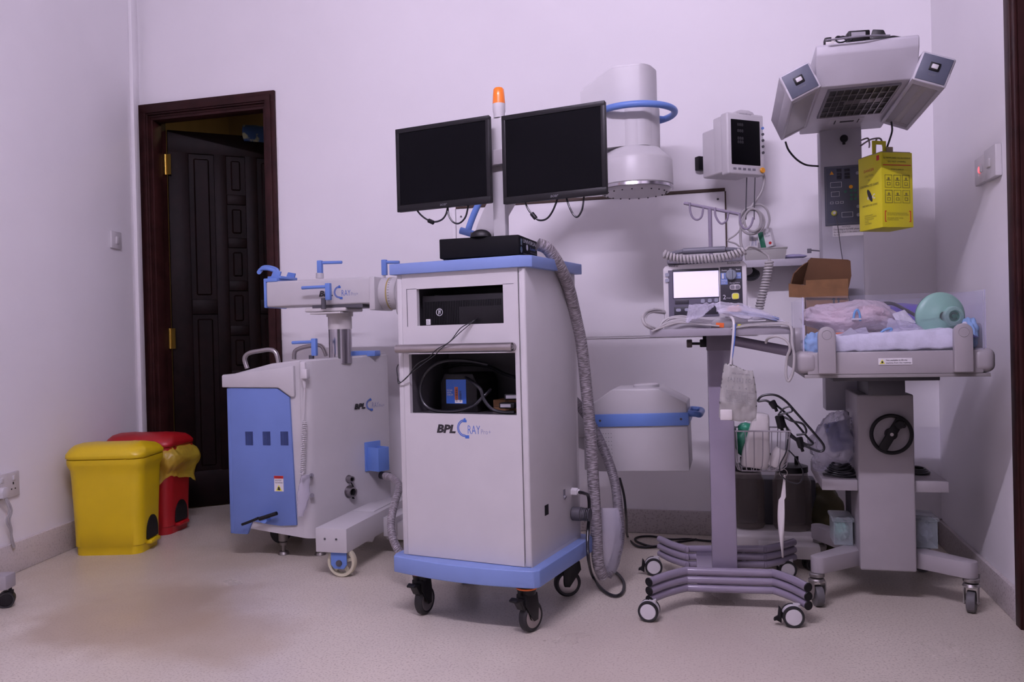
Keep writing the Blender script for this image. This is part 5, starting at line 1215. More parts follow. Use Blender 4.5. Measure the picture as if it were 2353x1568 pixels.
cab('grey cable from the patient monitor down to the coil on the hooks', [(1748, 388, 3.56), (1756, 410, Yw), (1750, 440, Yw), (1732, 468, Yw), (1714, 492, Yw), (1703, 520, Yw), (1702, 555, Yw), (1708, 578, Yw)], .0058, CABLEG, 'sensor_cable', 'cable')
for k, (x, lab) in enumerate(((1716, 'left of two thin dark leads hanging from the patient monitor'), (1735, 'right of two thin dark leads hanging from the patient monitor'))):
    cab(lab, [(x, 408, 3.54), (x - 1, 440, 3.55), (x - 2, 480, 3.57), (x - 2, 505, 3.58)], .0022, GREYD, 'thin_lead', 'cable')
mb = MB()
for k, (cx, cy, rx, ry) in enumerate(((1728, 510, 28, 28), (1724, 508, 24, 30), (1730, 506, 20, 26))):
    mb.tube([PY(cx + rx * math.cos(R(a)), cy + ry * math.sin(R(a)), Yw - .006 * k) for a in range(0, 360, 30)], .005, 8, 4, closed=True)
tag(mb.build('coiled_cable', CABLEG), 'coil of grey cable hanging against the wall below the patient monitor', 'cable')
cab('grey cable arching right from the coil to the green and white carton', [(1704, 495, Yw), (1720, 478, Yw), (1745, 470, Yw), (1762, 482, Yw), (1768, 505, Yw), (1763, 525, Yw)], .0045, CABLEG, 'sensor_cable', 'cable')
cab('grey cable branching down left from the coil to the shelf', [(1708, 520, Yw), (1690, 540, Yw), (1672, 553, Yw), (1690, 560, Yw), (1700, 568, Yw)], .0035, CABLEG, 'sensor_cable', 'cable')
ws2 = thing('wall_shelf', 'narrow white shelf on the back wall under the patient monitor', 'shelf', (.20, YB, 1.19), 0)
x0 = PY(1690, 600, 3.60).x - .20; x1 = PY(1866, 590, 3.60).x - .20
mb = MB(); mb.box(x0, x1, -.16, 0, -.016, 0, .002); mb.box(x0, x1, -.16, -.152, -.03, 0, .002); mb.build('shelf_board', mat('shelf_grey', (.50, .48, .53), .5), ws2)
mb = MB(); mb.prism([(0, -.016), (-.13, -.016), (-.02, -.09), (0, -.09)], x0 + .03, x0 + .034, 'x'); mb.prism([(0, -.016), (-.13, -.016), (-.02, -.09), (0, -.09)], x1 - .034, x1 - .03, 'x'); mb.build('shelf_bracket', GREYM, ws2)
rk = thing('wall_rail', 'short metal rail with clips on the back wall beside the warmer column', 'rail', (.36, YB, 1.19), 0)
mb = MB(); p = rk.matrix_world.inverted() @ PY(1862, 575, 3.62); q = rk.matrix_world.inverted() @ PY(1895, 578, 3.66); mb.cyl(p, q, .0025, n=8); mb.cyl(q, (q.x, 0, q.z), .004, n=8); mb.box(p.x - .012, p.x + .004, p.y - .006, p.y + .006, p.z - .012, p.z + .006, .001); mb.box(q.x - .006, q.x + .008, q.y - .006, q.y + .006, q.z - .035, q.z - .01, .001); mb.build('rail_bar', GREYM, rk)
ty = thing('plastic_tray', 'grey-white plastic tray on the wall shelf below the cartons', 'tray', V((PY(1758, 590, 3.63).x, 3.63, 1.1905)), 0)
mb = MB(); mb.prism([(-.078, 0), (.078, 0), (.086, .048), (-.086, .048)], -.035, .035, 'y', r=.002); mb.box(-.089, .089, -.038, .038, .045, .050, .001); mb.build('tray_body', mat('tray_plastic', (.40, .39, .37), .5), ty)
pk = thing('white_packet', 'white paper packet standing in the plastic tray on the wall shelf', 'packet', V((PY(1732, 568, 3.62).x, 3.62, 1.243)), 4)
mb = MB(); mb.prism([(-.018, 0), (.017, 0), (.019, .095), (-.017, .098)], -.006, .006, 'y', r=.003); mb.build('packet_body', PAPER, pk)
lettering('Disposable\nsensor', -.011, .011, .01, .05, INKG, pk, (0, -.0066, 0), name='printed_text', rot=90); patch(-.016, .018, .070, .072, INKB, pk, (0, -.0064, 0), name='blue_line')
gc = thing('green_white_carton', 'green and white medicine carton tilted in the plastic tray on the wall shelf', 'carton', V((PY(1766, 567, 3.62).x, 3.62, 1.243)), rot=(0, R(-12), R(-25)))
mb = MB(); mb.box(-.026, .026, -.012, .018, 0, .078, .001); mb.build('carton_body', PAPER, gc)
mb = MB(); mb.box(-.0268, -.005, -.0127, .0187, .001, .070, .0005); mb.build('green_side', mat('carton_green', (.02, .17, .09), .5), gc)
mb = MB(); mb.cyl((.016, -.0135, .014), (.016, -.012, .014), .006, n=16); mb.build('red_dot', INKR, gc)
lettering('ECG\n30 pcs', .002, .022, .04, .06, INKD, gc, (0, -.0132, 0), name='printed_text')
mb = MB()
for k in range(5): mb.tube([PY(1712 + 3 * k + 20 * math.cos(R(a)), 622 + 2 * k + 14 * math.sin(R(a)), 3.66 - .008 * k) for a in range(-30, 200, 25)], .004, 6)
tag(mb.build('cable_bundle', CABLEB), 'dark bundle of cables hanging under the wall shelf behind the coiled cord', 'cable')
pouch('folded_cloth', 'pale lilac folded cloth lying on the right end of the wall shelf', 'cloth', (V((.22, 3.69, 1.205)), V((.31, 3.69, 1.205)), V((.31, 3.61, 1.20)), V((.20, 3.61, 1.20))), mat('lilac_cloth', (.36, .34, .52), .8), .002, .010, seed=9)

# ============================================================ INFANT WARMER
wm = thing('infant_warmer', 'tall grey-white infant warmer with a heater head, side lamps and a clear-walled bed', 'infant warmer', (.477, 3.0, 0), 0)
def ww(mb, name, m, parent=None, ang=35): return mb.build(name, m, parent or wm, ang, M=wm.matrix_world.inverted())
mb = MB(); mb.box(.391, .561, 2.90, 3.10, .105, .680, .006, 3); mb.box(.393, .559, 3.0, 3.34, .600, .679, .004); ww(mb, 'pedestal', GREYW)
mb = MB(); mb.box(.40, .55, 3.20, 3.32, .105, .60, .004); ww(mb, 'rear_column', GREYD)
mb = MB(); mb.box(.30, .60, 2.72, 3.16, .735, .752, .002); mb.box(.42, .53, 2.86, 3.10, .680, .735, .004); mb.cyl((.477, 2.94, .68), (.477, 2.94, .74), .02, n=20); ww(mb, 'bed_support', GREYD)
# crank wheel
cc = V((.4895, 2.895, .5535))
mb = MB(); mb.tube([(cc.x + .060 * math.cos(R(a)), 2.878, cc.z + .060 * math.sin(R(a))) for a in range(0, 360, 15)], .0062, 10, 2, closed=True)
Mc = Mx.Translation((cc.x, 2.878, cc.z)) @ Mx.Rotation(R(-60), 4, 'Y'); mb.box(-.058, .058, -.006, .006, -.014, .014, .003, M=Mc); mb.cyl((cc.x, 2.90, cc.z), (cc.x, 2.874, cc.z), .018, n=20); cw_ = ww(mb, 'crank_wheel', BLACK)
mb = MB(); h = Mc @ V((.040, 0, 0)); mb.cyl((h.x, 2.876, h.z), (h.x, 2.846, h.z), .011, .014, 20, .003); mb.cyl((h.x + .012, 2.868, h.z - .004), (h.x + .012, 2.852, h.z - .004), .008, n=14); ww(mb, 'crank_knob', BLACK, cw_)
mb = MB(); mb.cyl((cc.x, 2.8705, cc.z), (cc.x, 2.874, cc.z), .0055, n=16); ww(mb, 'centre_bolt', STEEL, cw_)
# legs + casters
def leg(x0, y0, x1, y1, hw0, hw1, name='leg'):
    d = V((x1 - x0, y1 - y0, 0)).normalized(); nrm = V((-d.y, d.x, 0)); a = V((x0, y0, 0)); b_ = V((x1, y1, 0)); P = [a + nrm * hw0]
    P.append(b_ + nrm * hw1)
    aa = math.atan2(nrm.y, nrm.x)
    for i in range(1, 8): t_ = aa - math.pi * i / 8; P.append(b_ + V((math.cos(t_), math.sin(t_), 0)) * hw1)
    P.append(b_ - nrm * hw1); P.append(a - nrm * hw0)
    mb = MB(); mb.prism([(p.x, p.y) for p in P], .108, .160, 'z', r=.003); ww(mb, name, GREYW)
leg(.42, 3.02, .258, 2.845, .042, .026); leg(.53, 3.02, .702, 2.865, .042, .026); leg(.42, 3.10, .30, 3.30, .04, .026); leg(.53, 3.10, .66, 3.30, .04, .026)
def steel_caster(x, y, deg, brake=False):
    M = wm.matrix_world.inverted() @ Mx.Translation((x, y, 0)) @ Mx.Rotation(R(deg), 4, 'Z')
    mb = MB(); mb.cyl((0, 0, .094), (0, 0, .108), .024, n=24, bev=.003); mb.cyl((0, 0, .082), (0, 0, .090), .026, .022, 24)
    for s in (-1, 1): mb.prism([(-.024, .084), (.022, .084), (.014, .03), (-.002, .022), (-.018, .030), (-.028, .06)], s * .019 - .0015, s * .019 + .0015, 'y')
    mb.box(-.024, .022, -.019, .019, .080, .085); mb.cyl((-.004, -.023, .032), (-.004, .023, .032), .005, n=12); c = mb.build('caster', mat('zinc', (.33, .31, .30), .35, .8), wm, M=M)
    A = Mx.Translation((-.004, 0, .034)) @ Mx.Rotation(R(90), 4, 'X')
    mb = MB(); mb.lathe([(0, -.014), (.024, -.014), (.0325, -.012), (.034, -.008), (.034, .008), (.0325, .012), (.024, .014), (0, .014)], 36, A); mb.build('wheel', mat('grey_rubber', (.12, .115, .12), .55), c, M=M)
    if brake: mb = MB(); mb.prism([(.018, .088), (.040, .092), (.058, .102), (.056, .108), (.035, .100), (.018, .098)], -.02, .02, 'y', r=.001); mb.build('brake_lever', mat('zinc', (.3, .3, .3)), c, M=M)
steel_caster(.250, 2.838, 105); steel_caster(.708, 2.862, 70, True); steel_caster(.30, 3.30, 20); steel_caster(.66, 3.30, 10)
# storage shelf
mb = MB(); mb.box(.279, .390, 2.915, 3.32, .362, .398, .002); mb.box(.562, .662, 2.915, 3.32, .362, .398, .002); mb.box(.39, .562, 3.10, 3.32, .362, .398); ww(mb, 'storage_shelf', GREYW)
# bed
bx0, bx1, by0, by1 = .196, .708, 2.60, 3.10
mb = MB(); mb.box(bx0 + .02, bx1 - .02, by0 + .004, by1 - .004, .762, .828, .004)
for (x0, x1) in ((bx0 - .010, bx0 + .050), (bx1 - .048, bx1 + .012)): mb.box(x0, x1, by0, by1, .764, .832, .020, 4)
ww(mb, 'bed_frame', GREYW)
mb = MB(); mb.box(bx0 + .012, bx1 - .002, by0 + .006, by1 - .006, .752, .762, .001); ww(mb, 'bed_tray', mat('bed_tray_grey', (.28, .26, .26), .5))  # bed tray in a grey a little darker than the bed frame
a = PY(2019, 824, 2.599); b_ = PY(2097, 838, 2.599)
mb = MB(); mb.box(a.x, b_.x, 2.6022, 2.604, b_.z, a.z); bl_ = ww(mb, 'bed_label', PAPER)
mb = MB(); mb.prism([(a.x + .003, b_.z + .003), (a.x + .017, b_.z + .003), (a.x + .010, a.z - .003)], 2.6014, 2.6024, 'y'); ww(mb, 'warning_triangle', YEL2, bl_)
mb = MB(); mb.box(a.x + .0075, a.x + .0125, 2.6008, 2.6016, b_.z + .005, b_.z + .0105); ww(mb, 'warning_symbol', INK, bl_)
_l = wm.matrix_world.inverted() @ V((a.x, 2.6020, b_.z)); lettering('Not available to lift the\nmachine from this mattress', .020, b_.x - a.x - .003, .003, a.z - b_.z - .003, INK, bl_, _l, name='label_lettering')
for x in (bx0 + .052, bx1 - .052):
    mb = MB(); mb.box(x - .0025, x + .0025, 2.6005, 2.606, .772, .826); ww(mb, 'seam_gap', BLACK)
def post(px):
    c = PY(px, 800, 2.59); mb = MB(); w_ = .0245
    prof = [(c.x - w_, .766), (c.x + w_, .766), (c.x + w_, .880)] + [(c.x + w_ * math.cos(R(a)), .880 + w_ * math.sin(R(a))) for a in range(15, 180, 15)] + [(c.x - w_, .880)]
    mb.prism(prof, 2.584, 2.606, 'y', r=.003); p = ww(mb, 'wall_post', GREYW)
    mb = MB(); mb.lathe([(.0125, 0), (.0135, .001), (.0145, 0)], 28, Mx.Translation((c.x, 2.5835, .880)) @ FRONT); ww(mb, 'pivot_ring', GREYW, p)
post(1900); post(2214)
for x, y in ((.199, 2.74), (.708, 2.74), (.199, 2.98), (.708, 2.98)):
    mb = MB(); w_ = .024; prof = [(y - w_, .80), (y + w_, .80), (y + w_, .880)] + [(y + w_ * math.cos(R(a)), .880 + w_ * math.sin(R(a))) for a in range(15, 180, 15)] + [(y - w_, .880)]
    mb.prism(prof, x - .008, x + .008, 'x', r=.002); ww(mb, 'wall_post', GREYW)
def pane(x0, x1, y0, y1, z0, z1, name='clear_wall'):
    mb = MB(); mb.box(x0, x1, y0, y1, z0, z1); o = ww(mb, name, ACRY)
    o.data.materials.append(ACRE)
    for p in o.data.polygons:   # narrow faces are the polished edges of the sheet
        if p.area < .0045: p.material_index = 1
pane(.216, .690, 2.608, 2.612, .815, .994); pane(.206, .210, 2.62, 3.08, .815, .994); pane(.696, .700, 2.62, 3.08, .815, 1.000); pane(.216, .690, 3.086, 3.09, .815, .994)
# mattress + pads
mb = MB()
def mt(u, v):
    x = .222 + .462 * u; y = 2.625 + .44 * v; z = .862 + .012 * u + .006 * noise.noise(V((u * 5, v * 5, 0)))
    e = min(u, 1 - u, v, 1 - v); z -= max(0, .05 - e) ** 2 * 4; return V((x, y, z))
mb.grid(mt, 40, 30); bm_ = mb.bm; bmesh.ops.solidify(bm_, geom=bm_.faces[:], thickness=.040)
ww(mb, 'mattress', mat('violet_mattress', (.10, .09, .30), .6))
mb = MB()
def padf(u, v):
    x = .285 + .355 * u
    if v < .22: t_ = v / .22; y = 2.6195 - .003 * math.sin(t_ * 3.1); z = .829 + (.872 - .829 + .016 * u) * t_; z -= (1 - t_) * (-.006 * u)
    else: t_ = (v - .22) / .78; y = 2.618 + .36 * t_; z = .873 + .016 * u + .006 * t_
    n_ = .0035 * noise.noise(V((u * 9, v * 7, 4))) + .002 * noise.noise(V((u * 25, v * 15, 4)))
    return V((x, y + n_ * .4, z + n_ + (.006 * math.sin((u - .8) * 30) * max(0, u - .78) * 4 if v > .1 else 0)))
mb.grid(padf, 70, 40); o = mb.build('absorbent_pad', CLOTHW, ang=70); sm = o.modifiers.new('t', 'SOLIDIFY'); sm.thickness = .003; sm.offset = 1
tag(o, 'white quilted absorbent pad spread over the warmer mattress', 'pad')
def lump(name, label, cat, c, rx, ry, rz, m, amp=.25, fr=2.5, seed=0, flat=None, rot=None):
    mb = MB(); mb.ball((0, 0, 0), rx, ry, rz, amp=amp, fr=fr, seed=seed, flat=flat); o = mb.build(name, m, ang=80); o.location = c
    if rot: o.rotation_euler = rot
    return tag(o, label, cat)
lump('folded_pad', 'pale blue folded pad tucked in the left end of the warmer bed', 'pad', (.240, 2.645, .852), .030, .02, .034, CLOTHB, .3, 3, 1)
lump('folded_pad', 'pale blue and white folded pad tucked in the right end of the warmer bed', 'pad', (.672, 2.68, .872), .022, .04, .048, CLOTHB, .25, 3, 4)
lump('paper_towel', 'white paper roll beside the blue pad in the right end of the warmer bed', 'towel', (.655, 2.66, .878), .013, .02, .030, CLOTHW, .15, 3, 6)
# bubble wrapped bundle
bw_ = thing('wrapped_bundle', 'pinkish doll-like bundle in bubble wrap filling the left of the warmer bed', 'bundle', (.365, 2.80, .93))
mb = MB(); mb.ball((-.04, 0, -.005), .080, .060, .036, amp=.25, fr=2.2, seed=3); mb.ball((.050, 0, .008), .062, .05, .030, amp=.25, fr=2.4, seed=8); mb.build('pink_doll', PINK, bw_, ang=80)
mb = MB()
def bf(u, v):
    a = 2 * math.pi * u; b2 = math.pi * v; d = V((math.sin(b2) * math.cos(a), math.sin(b2) * math.sin(a), math.cos(b2)))
    k = 1 + .16 * noise.noise(d * 2.4 + V((3, 1, 0))) + .06 * noise.noise(d * 7) + .03 * noise.noise(d * 16)
    z = d.z * .052 * k; x = d.x * .142 * k; z += .006 * math.sin(x * 35); return V((x, d.y * .095 * k, max(z, -.052)))
mb.grid(bf, 90, 44, True); mb.build('bubble_wrap', BUBBLE, bw_, ang=80)
mb = MB(); mb.tube([PY(*q) - V(bw_.location) for q in ((1961, 735, 2.70), (1964, 718, 2.70), (1970, 712, 2.70), (1975, 722, 2.70), (1977, 738, 2.70))], .0035, 8); mb.build('curved_tube', mat('tube_blue', (.12, .35, .65), .4), bw_)
mb = MB(); a = PY(1968, 734, 2.695) - V(bw_.location); mb.box(a.x - .014, a.x + .014, a.y - .002, a.y + .004, a.z - .002, a.z + .003, .001); mb.build('white_clip', WHITE2, bw_)
pouch('clear_packet', 'clear packet with orange and grey contents at the front of the warmer bed', 'packet', (PY(1925, 765, 2.64), PY(1990, 752, 2.68), PY(1998, 772, 2.63), PY(1922, 779, 2.63)), BAGC, .004, .006, seed=11)
mb = MB(); mb.prism([(0, 0), (.052, 0), (.028, .022)], -.004, .004, 'y', r=.001); o = mb.build('grey_wedge', mat('wedge_grey', (.50, .49, .53), .6)); o.location = V((PY(1932, 780, 2.632).x, 2.632, .878)); tag(o, 'flat grey triangular packet lying at the front left of the warmer bed', 'packet')
mb = MB(); mb.box(0, .022, -.003, .003, 0, .005, .001); o = mb.build('orange_strip', mat('strip_orange', (.7, .16, .04), .5)); o.location = V((PY(1921, 774, 2.64).x, 2.642, .881)); tag(o, 'small orange strip under the bubble wrap on the warmer bed', 'strip')
pouch('clear_packet', 'clear medical packet with a blue mark in the middle of the warmer bed', 'packet', (PY(2040, 732, 2.72), PY(2100, 742, 2.72), PY(2135, 768, 2.64), PY(2035, 772, 2.63)), BAGC, .006, .010, seed=12)
pouch('clear_packet', 'white and clear syringe packet standing behind the blue-marked one on the warmer bed', 'packet', (PY(2050, 722, 2.74), PY(2078, 712, 2.76), PY(2105, 742, 2.72), PY(2070, 758, 2.70)), mat('packet_white', (.52, .51, .56), .45), .003, .006, seed=14)
bl = thing('blue_sign', 'small blue diamond-shaped printed mark on the clear packet in the warmer bed', 'label', PY(2088, 762, 2.622)) if 0 else None
mb = MB(); mb.tube([PY(*q) for q in ((2020, 772, 2.65), (2030, 760, 2.65), (2045, 755, 2.65), (2048, 760, 2.65), (2035, 770, 2.65), (2022, 775, 2.65))], .0035, 8); tag(mb.build('mask_rim', mat('tube_blue', (.12, .35, .65))), 'blue-rimmed clear oval mask lying in front of the packets on the warmer bed', 'mask')
lump('printed_pack', 'violet printed nappy pack lying behind the green mask in the warmer bed', 'bag', (.545, 2.97, .925), .150, .060, .050, PURPLE, .15, 2, 2)
lt = thing('tmp2', 'x', 'x', (0, 0, 0)); 
bpy.data.objects.remove(lt)
mb = MB(); mb.tube([PY(*q) for q in ((1995, 706, 2.90), (2020, 699, 2.88), (2050, 698, 2.86), (2080, 712, 2.82), (2110, 728, 2.78), (2135, 735, 2.76))], .0055, 10); tag(mb.build('black_tube', CABLEB), 'dark tube arching over the violet pack behind the bubble-wrapped bundle', 'tube')
gm2 = thing('resuscitator_mask', 'large round translucent green mask standing on the warmer bed', 'mask', PY(2163, 727, 2.705), rot=(0, 0, R(12)))
Mf = Mx.Rotation(R(90), 4, 'X')
mb = MB(); mb.lathe([(.0705, -.010), (.072, -.006), (.069, .0), (.058, .005), (.044, .009), (.030, .014), (.022, .020), (.014, .020)], 44, Mf); mb.lathe([(.0705, -.016), (.05, -.022), (0, -.022)], 44, Mf); mb.build('mask_cushion', GREENS, gm2, ang=60)
mb = MB(); q = Mx.Translation((.024, -.016, -.001)) @ Mf; mb.lathe([(.029, -.01), (.029, .010), (.026, .016), (.018, .018), (.016, .012)], 36, q); mb.build('clear_valve', SMOKE if 0 else film('clear_valve', (.5, .8, .68), .35, .08, .1, 8), gm2)
mb = MB(); mb.lathe([(0, .0), (.022, .0), (.022, .010), (.013, .012), (.012, .006), (.006, .006), (.006, .014), (0, .014)], 30, q); mb.build('valve_core', GREEND, gm2)
# opened cardboard box at the rear left of the bed
cx0 = PY(1853, 700, 3.0).x; cx1 = PY(1950, 700, 3.0).x
cb_ = thing('cardboard_box', 'opened brown cardboard box with its lid raised at the rear left of the warmer bed', 'box', (cx0, 3.0, .876))
W_ = cx1 - cx0; Hb = PY(1900, 683, 3.0).z - .876 + .06
mb = MB(); t_ = .004
mb.box(0, W_, 0, t_, 0, Hb); mb.box(0, W_, .07 - t_, .07, 0, Hb); mb.box(0, t_, 0, .07, 0, Hb); mb.box(W_ - t_, W_, 0, .07, 0, Hb); mb.box(0, W_, 0, .07, 0, t_); mb.build('box_body', CARDB, cb_)
def cwl(px, py, y=0): return LY(cb_, px, py, y)
def flap(name, pts, m, th=.004):
    mb = MB(); P = [cwl(*p) for p in pts]; nn = (P[1] - P[0]).cross(P[2] - P[0]).normalized() * th
    a = [mb.bm.verts.new(p) for p in P]; c = [mb.bm.verts.new(p + nn) for p in P]; mb.bm.faces.new(a); mb.bm.faces.new(c[::-1])
    for i in range(len(P)): mb.bm.faces.new((a[i], a[(i + 1) % len(P)], c[(i + 1) % len(P)], c[i]))
    bmesh.ops.recalc_face_normals(mb.bm, faces=mb.bm.faces[:]); return mb.build(name, m, cb_)
flap('raised_lid', [(1838, 654, .07), (1950, 662, .07), (1956, 634, .07), (1954, 600, .07), (1948, 597, .07), (1863, 593, .07), (1856, 600, .07)], CARDI)
flap('side_flap', [(1816, 652, -.01), (1840, 654, .06), (1856, 602, .07), (1848, 606, .06), (1836, 615, .02), (1822, 630, -.005)], CARDI)
flap('side_flap', [(1812, 652, -.01), (1840, 654, -.012), (1838, 684, -.012), (1813, 683, -.01)], CARDB)
flap('front_flap', [(1834, 654, -.012), (1950, 664, -.008), (1948, 685, -.008), (1834, 684, -.012)], CARDB)
for px in (1916, 1927):
    mb = MB(); c = cwl(px, 692, -.001); mb.prism([(c.x - .003, c.z - .012), (c.x + .003, c.z - .012), (c.x + .003, c.z + .004), (c.x + .007, c.z + .004), (c.x, c.z + .014), (c.x - .007, c.z + .004), (c.x - .003, c.z + .004)], -.0012, 0, 'y'); mb.build('printed_arrow', INK, cb_)

# column with control panel
yc0 = 3.20
A0 = PY(1884, 320, yc0).x; A1 = PY(1977, 320, yc0).x
mb = MB(); mb.box(A0, A1 + .004, yc0, yc0 + .10, .60, 1.63, .004); ww(mb, 'column', mat('column_grey', (.40, .39, .43), .42))
def wp(px, py, y): return wm.matrix_world.inverted() @ PY(px, py, y)
a = PY(1897, 384, yc0); b_ = PY(1983, 514, yc0); px0, px1, pz0, pz1 = A0 + .012, A1 + .002, b_.z - .002, a.z
mb = MB(); mb.box(px0, px1, yc0 - .003, yc0, pz0, pz1, .001); pn = ww(mb, 'control_panel', SLATE)
def pl_rect(x0, x1, z0, z1, m, name, y=-.0042, th=.0012):
    mb = MB(); mb.box(px0 + x0, px0 + x1, yc0 + y, yc0 + y + th, pz1 - z1, pz1 - z0, .0004); return ww(mb, name, m, pn)
PWD = px1 - px0
mb = MB()
for (x0, x1, z0, z1) in ((.004, PWD - .004, .004, .0055), (.004, PWD - .004, .207, .2085), (.004, .0055, .004, .2085), (PWD - .0055, PWD - .004, .004, .2085)): mb.box(px0 + x0, px0 + x1, yc0 - .0036, yc0 - .003, pz1 - z1, pz1 - z0)
ww(mb, 'panel_border', INKD, pn)
def outl(x0, x1, z0, z1, m=INKD, t=.0009):
    mb = MB()
    for (a, b, c, d) in ((x0, x1, z0, z0 + t), (x0, x1, z1 - t, z1), (x0, x0 + t, z0, z1), (x1 - t, x1, z0, z1)): mb.box(px0 + a, px0 + b, yc0 - .0038, yc0 - .003, pz1 - d, pz1 - c)
    ww(mb, 'display_outline', m, pn)
outl(.020, .058, .058, .077, INKW); outl(.022, .050, .092, .110, INKW); outl(.056, .094, .168, .186, INKW)
for x in (.018, .036, .052): outl(x, x + .011, .128, .136, INKW)
for z in (.012, .026, .038): pl_rect(.042, .058, z, z + .010, mat('display_black', (.02, .02, .035), .3), 'display'); pl_rect(.068, .086, z, z + .010, mat('display_black', (.02, .02, .035), .3), 'display')
mb = MB(); mb.prism([(px0 + .018, pz1 - .030), (px0 + .032, pz1 - .030), (px0 + .025, pz1 - .017)], yc0 - .0042, yc0 - .003, 'y'); ww(mb, 'warning_triangle', mat('amber', (.85, .36, .02)), pn)
def pdisc(x, z, r, m, name='panel_button'): mb = MB(); mb.cyl((px0 + x, yc0 - .005, pz1 - z), (px0 + x, yc0 - .003, pz1 - z), r, n=16); ww(mb, name, m, pn)
pdisc(.089, .078, .0065, mat('amber', (.85, .36, .02)))
for x, z in ((.070, .094), (.090, .092), (.104, .092), (.090, .108), (.104, .108), (.090, .122), (.104, .122)): pdisc(x, z, .0052, mat('button_green', (.05, .16, .13), .4))
for x, z in ((.112, .030), (.112, .150), (.112, .180)): pdisc(x, z, .006, mat('button_grey', (.33, .34, .42)))
mb = MB(); mb.cyl((px0 + .030, yc0 - .012, pz1 - .170), (px0 + .030, yc0 - .003, pz1 - .170), .009, .010, 20, .001); ww(mb, 'probe_socket', mat('socket_yellow', (.55, .55, .08), .4), pn)
mb = MB(); mb.cyl((px0 + .030, yc0 - .016, pz1 - .170), (px0 + .030, yc0 - .010, pz1 - .170), .005, n=14); ww(mb, 'probe_plug', WHITE2, pn)
lettering('INFANT WARMER', .060, .100, .196, .200, INKD, pn, wm.matrix_world.inverted() @ V((px0, yc0 - .0035, pz0)), name='panel_lettering') if 0 else None
mb = MB(); a = PY(1913, 519, yc0); b_ = PY(1980, 541, yc0); mb.box(a.x, A1 + .003, yc0 - .001, yc0, b_.z, a.z); nt_ = ww(mb, 'notice_label', PAPER)
ll = wm.matrix_world.inverted() @ V((a.x, yc0 - .0011, b_.z)); hh_ = a.z - b_.z
lettering('NOTICE', .032, .060, hh_ - .008, hh_ - .003, INK, nt_, ll, name='notice_lettering'); lettering('Disinfecting to O\u2082TANK please do\nthe sleep sensor in the centre of\nthe bed', .003, A1 - a.x - .002, .003, hh_ - .011, INK, nt_, ll, name='notice_lettering')
mb = MB(); k = PY(1938, 321, yc0); mb.cyl((k.x, yc0 - .02, k.z), (k.x, yc0, k.z), .014, .010, 20, .003); mb.cyl((k.x, yc0 - .012, k.z - .02), (k.x, yc0 - .012, k.z), .005, n=12); ww(mb, 'lock_knob', BLACK)
mb = MB(); mb.tube([PY(*q) for q in ((1920, 496, 3.185), (1925, 520, 3.17), (1932, 570, 3.16), (1938, 610, 3.15), (1945, 660, 3.12), (1955, 700, 3.06))], .0016, 6); tag(mb.build('probe_lead', GREYD), 'thin dark probe lead hanging down the warmer column from its yellow socket', 'cable')
# heater head
hx0, hx1, hy0, hy1, hz0 = .263, .530, 2.612, 3.24, 1.618
mb = MB(); mb.prism([(hy0 + .02, hz0), (hy1, hz0), (hy1, 1.70), (hy1 - .06, 1.735), (hy0 - .012, 1.735), (hy0 - .018, 1.728), (hy0 - .018, 1.702)], hx0 - .004, hx1 + .008, 'x', r=.004, seg=3); hd = ww(mb, 'heater_head', mat('head_grey', (.50, .48, .52), .42))
for v in hd.data.vertices:     # the head narrows slightly towards its underside
    if v.co.z < hz0 + .02: v.co.x = (v.co.x + 3 * 0) if 0 else v.co.x
mb = MB(); gx0, gx1, gy0, gy1 = .302, .494, 2.662, 2.985
mb.box(gx0, gx1, gy0, gy1, hz0 - .002, hz0 + .001); ww(mb, 'heater_opening', mat('heater_dark', (.010, .008, .008), .5), hd)
mb = MB(); 
for i in range(10): x = gx0 + (gx1 - gx0) * i / 9; mb.box(x - .0011, x + .0011, gy0, gy1, hz0 - .007, hz0 - .0045)
for i in range(6): y = gy0 + (gy1 - gy0) * i / 5; mb.box(gx0, gx1, y - .0016, y + .0016, hz0 - .0055, hz0 - .003)
for i in range(14): 
    x = gx0 + .01 + (gx1 - gx0 - .02) * i / 13
ww(mb, 'heater_grille', STEEL, hd)
mb = MB(); mb.box(gx0 + .06, gx1 - .02, (gy0 + gy1) / 2 - .02, (gy0 + gy1) / 2 + .02, hz0 - .004, hz0 - .0022); ww(mb, 'heater_element', mat('element', (.20, .17, .17), .3, .6), hd)
mb = MB(); mb.box(gx0 - .006, gx1 + .006, gy0 - .006, gy0, hz0 - .006, hz0); mb.box(gx0 - .006, gx1 + .006, gy1, gy1 + .006, hz0 - .006, hz0); mb.box(gx0 - .006, gx0, gy0, gy1, hz0 - .006, hz0); mb.box(gx1, gx1 + .006, gy0, gy1, hz0 - .006, hz0); ww(mb, 'grille_frame', GREYM, hd)
lb = MB(); lb.box(.345, .455, 3.05, 3.12, hz0 - .0012, hz0); ww(lb, 'underside_label', mat('label_grey', (.55, .53, .56), .5), hd)
mb = MB(); mb.box(.38, .425, 3.075, 3.092, hz0 - .002, hz0 - .001); mb.box(.362, .365, 3.06, 3.11, hz0 - .002, hz0 - .001); mb.box(.438, .441, 3.06, 3.11, hz0 - .002, hz0 - .001); ww(mb, 'underside_marks', INK, hd)
